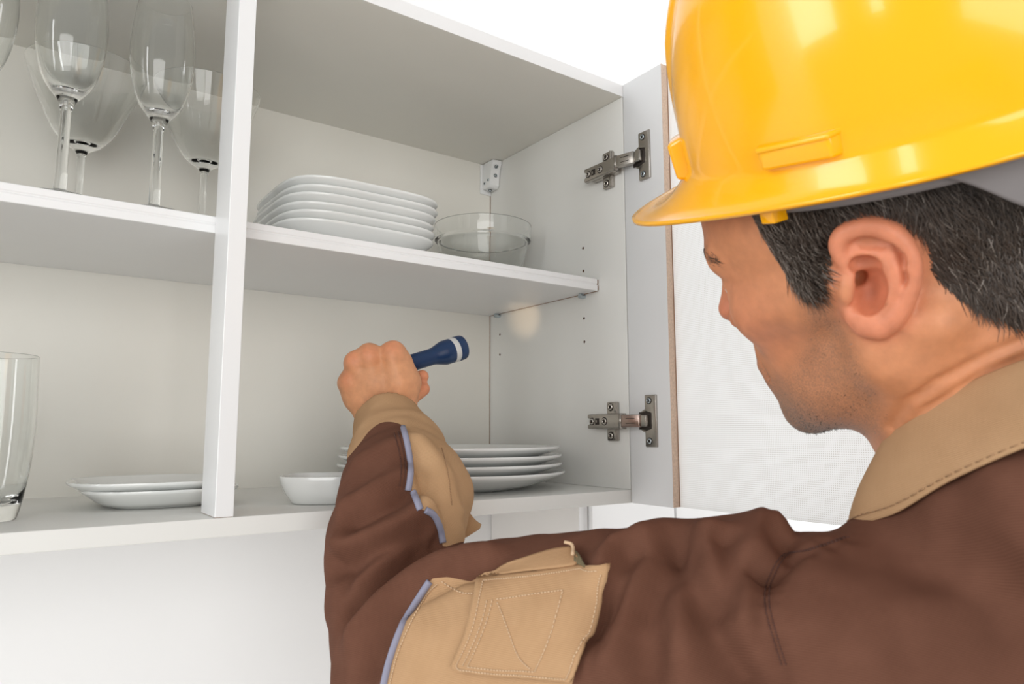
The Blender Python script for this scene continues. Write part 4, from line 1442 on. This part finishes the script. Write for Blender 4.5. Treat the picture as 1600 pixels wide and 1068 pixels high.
def strip(rows, n, th):
    R_ = np.array([spline(r, n) for r in rows])
    m = R_.shape[0]
    R_ = np.array([spline(R_[:, j], m * 4) for j in range(n)]).transpose(1, 0, 2)
    a, b_ = R_.shape[:2]
    du = np.gradient(R_, axis=0); dv = np.gradient(R_, axis=1)
    nn = np.cross(du, dv); nn /= np.linalg.norm(nn, axis=2)[..., None] + 1e-12
    V = np.concatenate([(R_ + nn * th / 2).reshape(-1, 3), (R_ - nn * th / 2).reshape(-1, 3)])
    F = []; k = a * b_
    for i in range(a - 1):
        for j in range(b_ - 1):
            q = (i * b_ + j, (i + 1) * b_ + j, (i + 1) * b_ + j + 1, i * b_ + j + 1)
            F.append(q[::-1]); F.append(tuple(k + x for x in q))
    rim = [i * b_ for i in range(a)] + [(a - 1) * b_ + j for j in range(1, b_)] + [i * b_ + b_ - 1 for i in range(a - 2, -1, -1)] + [j for j in range(b_ - 2, 0, -1)]
    for x, y in zip(rim, rim[1:] + rim[:1]):
        F.append((x, y, k + y, k + x))
    return V, F


V, F = strip(pl, 20, .0016)
tag(obj('cuff_placket', V, F, M_tan, JK), 'tan placket hanging open at the cuff')

# ---- collar: stands round the neck and folds outward
def ring(r, h, t, out=0.):
    """about the neck: angle t from the throat (0) over his left side; head-local axes"""
    return hw(np.array([-.012 + r * math.cos(t), -.003 + r * .98 * math.sin(t), h]))


top_px = [(1386, 690, .435), (1398, 672, .420), (1440, 638, .398), (1520, 603, .372), (1600, 571, .352), (1690, 545, .340)]
bot_px = [(1328, 826, .432), (1345, 818, .418), (1400, 801, .392), (1482, 752, .362), (1600, 699, .330), (1730, 655, .312)]
top = [P(*a) for a in top_px]; bot = [P(*a) for a in bot_px]
tb = (top[-1] + bot[-1]) / 2
# continue round the back of the neck to the far side
NC = hw((-.012, -.003, -.13))
far_t = [NC + np.array(v) for v in ((.005, -.074, .045), (.050, -.062, .040), (.078, -.020, .020), (.066, .036, -.012), (.020, .060, -.040))]
far_b = [NC + np.array(v) for v in ((.010, -.108, .012), (.072, -.092, .002), (.112, -.028, -.022), (.092, .052, -.060), (.030, .092, -.095))]
T3_ = spline(top + far_t, 70); B3_ = spline(bot + far_b, 70)
mid_ = (T3_ + B3_) / 2
outw = mid_ - NC; outw -= np.outer(outw @ HR[:, 2], HR[:, 2]); outw /= np.linalg.norm(outw, axis=1)[:, None]
inn = T3_ - outw * .004 - HR[:, 2] * .030
V, F = strip([inn, T3_ - outw * .002 - HR[:, 2] * .002, T3_ + outw * .001 + HR[:, 2] * .001, T3_ * .8 + B3_ * .2 + outw * .0045, T3_ * .5 + B3_ * .5 + outw * .006, T3_ * .2 + B3_ * .8 + outw * .004, B3_], 140, .0022)
CO = obj('collar', V, F, M_tan, JK)
tag(CO, 'tan fold-down collar')
k_ = B3_ * .87 + T3_ * .13 + outw * .0052
parts = [tube_vf([k_[i], k_[i] * .6 + k_[i + 1] * .4, k_[i] * .35 + k_[i + 1] * .65], .0004, 5) for i in range(len(k_) - 1)]
o = obj('collar_stitching', *merge(parts), M_threadt, JK); o['kind'] = 'stuff'

# ---- the rest of his clothes, below the picture
M_trou = twill('brown_trouser_twill', (.094, .041, .026), (.172, .078, .052), 330., .32, (.3, .5, .9))
M_shoe = mat('black_leather', (.03, .028, .026), .45, noise=(60, .2))


def f_trou(x):
    d = s_cap(x, (-.07, -.60, -.52), (-.07, -.60, -.60), .128, .135)
    for s in (-1, 1):
        d = smin(d, s_chain(x, [(-.07 + .080 * s, -.60, -.62), (-.07 + .092 * s, -.585, -.95), (-.07 + .098 * s, -.615, -1.33)], [.098, .074, .066], .03), .03)
    return d


v_, t_ = sdf_mesh(f_trou, (-.30, -.80, -1.42), (.18, -.40, -.36), .007)
obj('trousers', relax(v_, t_, 2), t_, M_trou, PERSON)
for s in (-1, 1):
    def f_shoe(x, s=s):
        X0 = -.07 + .10 * s
        d = s_chain(x, [(X0, -.645, -1.375), (X0, -.575, -1.375), (X0 + .012 * s, -.475, -1.388)], [.040, .042, .036], .02)
        d = smin(d, s_cap(x, (X0, -.632, -1.36), (X0, -.63, -1.29), .042, .045), .03)
        return smax(d, -(x[:, 2] + 1.4195), .004)
    v_, t_ = sdf_mesh(f_shoe, (-.30, -.72, -1.43), (.18, -.40, -1.22), .006)
    obj('shoe', relax(v_, t_, 1), t_, M_shoe, PERSON)
# ------------------------------------------------------------------ hair
M_hair, nt, b = nodes('dark_greying_hair')
b.inputs['Roughness'].default_value = .45
b.inputs['Specular IOR Level'].default_value = .4
at = N(nt, 'ShaderNodeAttribute', attribute_name='tone')
cr = N(nt, 'ShaderNodeValToRGB')
cr.color_ramp.elements[0].position = 0; cr.color_ramp.elements[0].color = (.030, .021, .016, 1)
cr.color_ramp.elements[1].position = 1; cr.color_ramp.elements[1].color = (.27, .235, .205, 1)
e = cr.color_ramp.elements.new(.45); e.color = (.078, .056, .043, 1)
nt.links.new(at.outputs['Fac'], cr.inputs[0]); nt.links.new(cr.outputs[0], b.inputs['Base Color'])

HAIRLINE = np.array([(60, 95), (44, 74), (42, 58), (40, 44), (37, 30), (34, 14), (30, 6), (24, 2), (18, 4), (13, 14), (9, 26), (3, 35), (-8, 39), (-20, 37), (-28, 26), (-31, 10), (-33, -4), (-37, -12), (-43, -20), (-50, -30), (-60, -43), (-75, -50), (-100, -56), (-130, -50), (-130, 150), (60, 150)]) / 1000.
hs = poly_sd(head_local[:, [0, 2]], HAIRLINE)
ed = f_ear(head_local.astype(np.float32)); m_ = head_local.copy(); m_[:, 1] *= -1
ed = np.minimum(ed, f_ear(m_.astype(np.float32)))
hs = np.minimum(hs, (ed - .0035))
NH = normals(V1, T1)
(vh, th_, ex), _ = split(V1, T1, hs, (NH, hs, head_local))
nh, hh, hloc = ex
nh /= np.linalg.norm(nh, axis=1)[:, None] + 1e-12
cap_ = vh + nh * (np.clip(hh / .008, 0, 1) * .0020 - .0003)[:, None]
HAIR = obj('hair', cap_, th_, M_hair, PERSON)
attr(HAIR.data, 'tone', np.full(len(cap_), .22))
# strands
area_ = np.linalg.norm(np.cross(vh[th_[:, 1]] - vh[th_[:, 0]], vh[th_[:, 2]] - vh[th_[:, 0]]), axis=1)
cen = hloc[th_].mean(1)
wgt = area_ * (cen[:, 2] < .085) * np.where(cen[:, 1] > -.02, 1., .35)
NS = 34000
pick = RNG.choice(len(th_), NS, p=wgt / wgt.sum())
bc = RNG.dirichlet((1, 1, 1), NS)
root = (vh[th_[pick]] * bc[..., None]).sum(1); rn = (nh[th_[pick]] * bc[..., None]).sum(1); rl = (hloc[th_[pick]] * bc[..., None]).sum(1); rh = (hh[th_[pick]] * bc).sum(1)
rn /= np.linalg.norm(rn, axis=1)[:, None]
flow = np.zeros((NS, 3))
side = np.clip((rl[:, 0] + .01) / .03, 0, 1)[:, None]               # 1 at the temple, 0 behind the ear
flow = side * np.array([-.42, .02, -.85]) + (1 - side) * np.array([-.30, -.05, -.95])
flow += RNG.normal(0, .16, (NS, 3)) + .18 * np.sin(rl @ np.array([[120., 40, 60], [50, 90, -70], [-60, 80, 110]]).T)
flow = flow @ HR.T
flow -= rn * np.einsum('ij,ij->i', flow, rn)[:, None]
flow /= np.linalg.norm(flow, axis=1)[:, None]
ln = RNG.uniform(.008, .016, NS) * np.where(rl[:, 0] > .0, .85, 1.)
lift = RNG.uniform(.0012, .0050, NS) * np.clip(rh / .006, .25, 1)
curl = np.cross(rn, flow) * RNG.normal(0, .22, NS)[:, None]
tt = np.array([0, .35, .7, 1.])
C_ = root[:, None] + flow[:, None] * (ln[:, None] * tt)[..., None] + rn[:, None] * (lift[:, None] * np.array([-.1, .95, 1.05, .75]))[..., None] + curl[:, None] * (ln[:, None] * tt ** 2)[..., None]
wdt = np.array([.00020, .00020, .00016, .00005])
sd = np.cross(flow, rn)
A_ = C_ + sd[:, None] * wdt[None, :, None]; B_ = C_ - sd[:, None] * wdt[None, :, None] + rn[:, None] * .0001
Vs = np.stack([A_, B_], 2).reshape(-1, 3)                            # strand, station, side
i0 = (np.arange(NS) * 8)[:, None] + np.arange(3)[None] * 2
Fq = np.stack([i0, i0 + 1, i0 + 3, i0 + 2], -1).reshape(-1, 4)
ST = obj('hair_strands', Vs, Fq, M_hair, HAIR)
ST['kind'] = 'stuff'
grey = np.clip(.12 + .55 * np.clip((rl[:, 0] - .000) / .035, 0, 1), 0, 1)
tone = np.where(RNG.random(NS) < grey * .75, RNG.uniform(.5, 1., NS), RNG.uniform(0, .45, NS))
attr(ST.data, 'tone', np.repeat(tone, 8))

# eyebrows, and stubble on the jaw
bvb = bvh_of(V1, T1)


def hairs(name, roots, dirs, lens, wid, tone, parent):
    n = len(roots)
    loc_, nrm = [], []
    for r_ in roots:
        h = bvb.find_nearest(Vector(hw(r_)))
        loc_.append(h[0]); nrm.append(h[1])
    loc_ = np.array(loc_); nrm = np.array(nrm)
    dirs = dirs @ HR.T
    dirs = dirs - nrm * np.einsum('ij,ij->i', dirs, nrm)[:, None] * .95 + nrm * .10
    dirs /= np.linalg.norm(dirs, axis=1)[:, None]
    sd_ = np.cross(dirs, nrm); sd_ /= np.linalg.norm(sd_, axis=1)[:, None] + 1e-9
    a = loc_ - nrm * .0003
    V = np.stack([a + sd_ * wid, a - sd_ * wid, a + dirs * lens[:, None] * .6 + sd_ * wid * .8, a + dirs * lens[:, None] * .6 - sd_ * wid * .8, a + dirs * lens[:, None]], 1).reshape(-1, 3)
    b0 = np.arange(n) * 5
    F = np.concatenate([np.stack([b0, b0 + 1, b0 + 3], 1), np.stack([b0, b0 + 3, b0 + 2], 1), np.stack([b0 + 2, b0 + 3, b0 + 4], 1)])
    o = obj(name, V, F, M_hair, parent); o['kind'] = 'stuff'
    attr(o.data, 'tone', np.repeat(tone, 5))
    return o


for s, nm_ in ((1, 'eyebrow'), (-1, 'eyebrow')):
    n = 260
    t = RNG.random(n)
    rts = np.stack([.108 - .024 * t ** 1.6 + 0 * t, s * (.012 + .046 * t), .036 + .006 * np.sin(t * 3) + RNG.normal(0, .0024, n)], 1)
    dr = np.stack([-.25 - .6 * t, s * (.9 + 0 * t), .25 - .6 * t], 1) + RNG.normal(0, .2, (n, 3))
    hairs(nm_, rts, dr, RNG.uniform(.005, .008, n), .00016, RNG.uniform(0, .5, n), BODY)
bm_ = beard[:nb_[0]]
pick = RNG.choice(len(bm_), 16000, p=bm_ ** 1.5 / (bm_ ** 1.5).sum())
rts = head_local[pick] + RNG.normal(0, .0006, (16000, 3))
dr = np.array([.1, .1, -1.]) + RNG.normal(0, .35, (16000, 3))
hairs('stubble', rts, dr, RNG.uniform(.0010, .0026, 16000), .00017, np.where(RNG.random(16000) < .35, .9, .15) * RNG.uniform(.6, 1, 16000), BODY)

# ------------------------------------------------------------------ hard hat
M_shell, nt, b = nodes('glossy_yellow_plastic')
b.inputs['Base Color'].default_value = (1.0, .455, .0, 1)
b.inputs['Roughness'].default_value = .16
b.inputs['Coat Weight'].default_value = .3
b.inputs['Coat Roughness'].default_value = .04
tc = N(nt, 'ShaderNodeTexCoord')
n1 = N(nt, 'ShaderNodeTexNoise', i_Scale=55., i_Detail=2.); nt.links.new(tc.outputs['Object'], n1.inputs['Vector'])
bp = N(nt, 'ShaderNodeBump', i_Strength=.05, i_Distance=.001); nt.links.new(n1.outputs['Fac'], bp.inputs['Height']); nt.links.new(bp.outputs[0], b.inputs['Normal'])
M_band = mat('grey_helmet_harness', (.20, .185, .185), .5, noise=(80, .06), bump=(500, .08, .0004))

_pt, _rl = .13363146, -.15367679
_c, _s = math.cos(_pt), math.sin(_pt)
R1 = np.array([[_c, 0, -_s], [0, 1, 0], [_s, 0, _c]])
_c, _s = math.cos(_rl), math.sin(_rl)
R2 = np.array([[1, 0, 0], [0, _c, -_s], [0, _s, _c]])
HH = R1 @ R2
HT = np.array([-.0322, -.0065, .0693])


def helm(q):
    return hw(np.asarray(q) @ HH.T + HT)


HAT = thing('hard_hat', helm((0, 0, 0)), 'glossy yellow hard hat with a grey inner band on his head', 'helmet')


def shell_pt(t, s):
    """t round the hat from the front over his left side, s: 0 rim edge .. 1 crown"""
    c, sn = math.cos(t), math.sin(t)
    brim = max(0., c)
    ra, rb = .142 + .045 * brim ** 2, .115
    drop = -.012 * brim ** 3
    # foot of the dome
    da, db, dz = .1310, .1045, .0145
    if s < .16:                                                   # flange from the rim to the foot of the dome
        f = s / .16
        f2 = f ** .85
        a = ra + (da - ra) * f2; b_ = rb + (db - rb) * f2
        z = drop + (dz - drop) * (f ** (1.0 + .9 * brim))
        return np.array([a * c, b_ * sn, z])
    f = (s - .16) / .84
    ph = f * math.pi / 2
    k = math.cos(ph) ** .54
    x, y, z = da * k * c, db * k * sn, dz + .138 * math.sin(ph) ** 1.05
    # raised crown ridge along the middle
    rid = .0045 / (1 + math.exp((abs(y) - .034) / .0016)) * min(1, max(0, (f - .12) / .25))
    nrm = np.array([x / .13 ** 2, y / .105 ** 2, (z + .02) / .15 ** 2]); nrm /= np.linalg.norm(nrm)
    return np.array([x, y, z]) + nrm * rid


NT, NSV = 240, 110
ss = np.concatenate([np.linspace(0, .16, 18, endpoint=False), np.linspace(.16, .995, NSV - 18)])
tv = np.linspace(0, 2 * math.pi, NT, endpoint=False)
G = np.array([[shell_pt(t, s) for t in tv] for s in ss])
# soft crease where the dome meets the flange, rounded rim
for _ in range(2):
    G[14:24] = (G[13:23] + 2 * G[14:24] + G[15:25]) / 4
th = .0028
gu = np.roll(G, -1, 1) - np.roll(G, 1, 1); gv = np.gradient(G, axis=0)
gn = np.cross(gu, gv); gn /= np.linalg.norm(gn, axis=2)[..., None] + 1e-12
if (gn[60, 0] @ np.array([1, 0, 0])) < 0:
    gn = -gn
G2 = G - gn * th
n_ = len(ss)
Vh = np.concatenate([G.reshape(-1, 3), G2.reshape(-1, 3)]); Fh = []
o2 = n_ * NT
for i in range(n_ - 1):
    for j in range(NT):
        j2 = (j + 1) % NT
        q = (i * NT + j, i * NT + j2, (i + 1) * NT + j2, (i + 1) * NT + j)
        Fh.append(q); Fh.append(tuple(o2 + x for x in q[::-1]))
for j in range(NT):
    j2 = (j + 1) % NT
    Fh.append((j2, j, o2 + j, o2 + j2))
Fh.append(tuple((n_ - 1) * NT + j for j in range(NT))); Fh.append(tuple(o2 + (n_ - 1) * NT + j for j in range(NT))[::-1])
SHL = obj('shell', helm(Vh), Fh, M_shell, HAT)


def hatbox(name, t, z0, z1, wid, out, m, parent, bev=.0025, tilt=0., ins=.006, taper=.8):
    """moulded block on the shell at angle t: heights z0..z1, width along the shell"""
    best = min(np.linspace(.17, .6, 200), key=lambda s: abs(shell_pt(t, s)[2] - (z0 + z1) / 2))
    c = shell_pt(t, best); nrm = np.array([c[0] / .1295 ** 2, c[1] / .1035 ** 2, 0]); nrm /= np.linalg.norm(nrm)
    tan = np.cross([0, 0, 1], nrm)
    bm = bmesh.new()
    vs = []
    for o_, tp in ((-ins, 1), (out, taper)):
        for a, zz in ((-1, z0), (1, z0), (1, z1), (-1, z1)):
            zc_ = (z0 + z1) / 2
            q = c + nrm * o_ + tan * (a * wid / 2 * tp) + np.array([0, 0, (zc_ + (zz - zc_) * tp) - c[2] + a * tilt])
            vs.append(bm.verts.new(helm(q)))
    for f in ((0, 1, 2, 3), (7, 6, 5, 4), (0, 4, 5, 1), (1, 5, 6, 2), (2, 6, 7, 3), (3, 7, 4, 0)):
        bm.faces.new([vs[i] for i in f])
    bmesh.ops.bevel(bm, geom=list(bm.edges), offset=bev, segments=3, profile=.5, affect='EDGES')
    return bm_obj(name, bm, m, parent, True, None, 50)


hatbox('accessory_slot', 1.57 - .24, .016, .029, .046, .0046, M_shell, HAT, .0016)
hatbox('accessory_slot', -1.57 + .12, .017, .027, .040, .0042, M_shell, HAT, .0016)
hatbox('slot_lip', 1.57 - .24, .0262, .0295, .047, .0058, M_shell, HAT, .0010)
hatbox('front_boss', .30, .008, .037, .030, .0075, M_shell, HAT, .0024)
hatbox('front_boss', -.30, .008, .037, .030, .0075, M_shell, HAT, .0024)


# harness: band inside the rim, deep at the nape
def band(name, t0, t1, top, bot, a, b_, m, n=70, th=.0022, off=(0, 0)):
    rows_t, rows_b = [], []
    for t in np.linspace(t0, t1, n):
        rows_t.append(helm((a * math.cos(t) + off[0], b_ * math.sin(t), top(t))))
        rows_b.append(helm(((a - .003) * math.cos(t) + off[0], (b_ - .003) * math.sin(t), bot(t))))
    mid1 = [(x * .66 + y * .34) for x, y in zip(rows_t, rows_b)]; mid2 = [(x * .34 + y * .66) for x, y in zip(rows_t, rows_b)]
    V, F = strip([rows_t, mid1, mid2, rows_b], n * 2, th)
    return obj(name, V, F, m, HAT)


sm = lambda x, a, b_: (lambda f: f * f * (3 - 2 * f))(min(1, max(0, (x - a) / (b_ - a))))
band('headband', -3.14159, 3.14159, lambda t: .022, lambda t: -.0098, .1215, .1010, M_band, 90)
band('nape_pad', 1.72, 2 * math.pi - 1.72, lambda t: .012, lambda t: -.004 - .031 * sm(min(t, 2 * math.pi - t), 1.74, 2.15), .1245, .1035, M_band, 80, .0035)
hatbox('band_clip', 1.14, -.0135, .004, .011, .004, M_shell, HAT, .0010)

# ------------------------------------------------------------------ torch
M_navy = mat('navy_blue_plastic', (.006, .030, .095), .33, noise=(120, .08), bump=(600, .05, .0004))
M_ring = mat('pale_grey_ring', (.60, .60, .575), .4, noise=(120, .02))
M_lens = glass('torch_lens', (1, 1, 1), .02)
M_refl = mat('torch_reflector', (.8, .8, .8), .12, 1.0, noise=(50, .02))
M_bulb, nt, b = nodes('torch_bulb')
b.inputs['Emission Color'].default_value = (1, .72, .42, 1); b.inputs['Emission Strength'].default_value = 6
TAW = HB @ TA; TCW = HC + HB @ TC * HK
TO = thing('torch', TCW, 'navy blue torch with a pale grey ring held in his left hand', 'torch')
lathe('torch_body', [(a * HK, b_ * HK) for a, b_ in [(0, -.023), (.0085, -.023), (.0100, -.0215), (.0102, -.019), (.0098, -.0175), (.0102, -.016), (.0102, .062), (.0108, .066), (.0124, .071), (.0146, .078), (.0152, .081), (.0152, .0900), (0, .0900)]], TCW, M_navy, TO, TAW, 56)
lathe('grey_ring', [(a * HK, b_ * HK) for a, b_ in [(.0130, .0898), (.01535, .0898), (.01565, .0905), (.01565, .0965), (.01535, .0972), (.0130, .0972)]], TCW, M_ring, TO, TAW, 56)
lathe('torch_head', [(a * HK, b_ * HK) for a, b_ in [(.0130, .0970), (.0155, .0970), (.0158, .0976), (.0156, .1060), (.0150, .1078), (.0138, .1080), (.0134, .1070), (.0132, .0990)]], TCW, M_navy, TO, TAW, 56)
lathe('lens', [(a * HK, b_ * HK) for a, b_ in [(0, .1050), (.0133, .1050), (.0133, .1062), (0, .1062)]], TCW, M_lens, TO, TAW, 40)
lathe('reflector', [(a * HK, b_ * HK) for a, b_ in [(0, .0985), (.003, .0986), (.008, .1000), (.0130, .1040), (.0131, .1045), (.0125, .1040), (.0078, .0996), (.003, .0981), (0, .0980)]], TCW, M_refl, TO, TAW, 40)
lathe('bulb', [(a * HK, b_ * HK) for a, b_ in [(0, .0985), (.0016, .0990), (.0018, .1005), (.0012, .1018), (0, .1022)]], TCW, M_bulb, TO, TAW, 16)
l = bpy.data.lights.new('torch_beam', 'SPOT')
l.energy = 1.0; l.color = (1, .72, .45); l.spot_size = math.radians(17); l.spot_blend = 1.; l.shadow_soft_size = .004
o = bpy.data.objects.new('torch_beam', l); COL.objects.link(o)
bp_ = TCW + TAW * .110 * HK
spot_ = P(820, 495, 1.) - CAM; spot_ = CAM + spot_ * (-CAM[0] / spot_[0])      # where the beam meets the side panel
o.location = bp_ - ORG[TO.name]; o.parent = TO
o.rotation_euler = Vector(spot_ - bp_).to_track_quat('-Z', 'Y').to_euler()
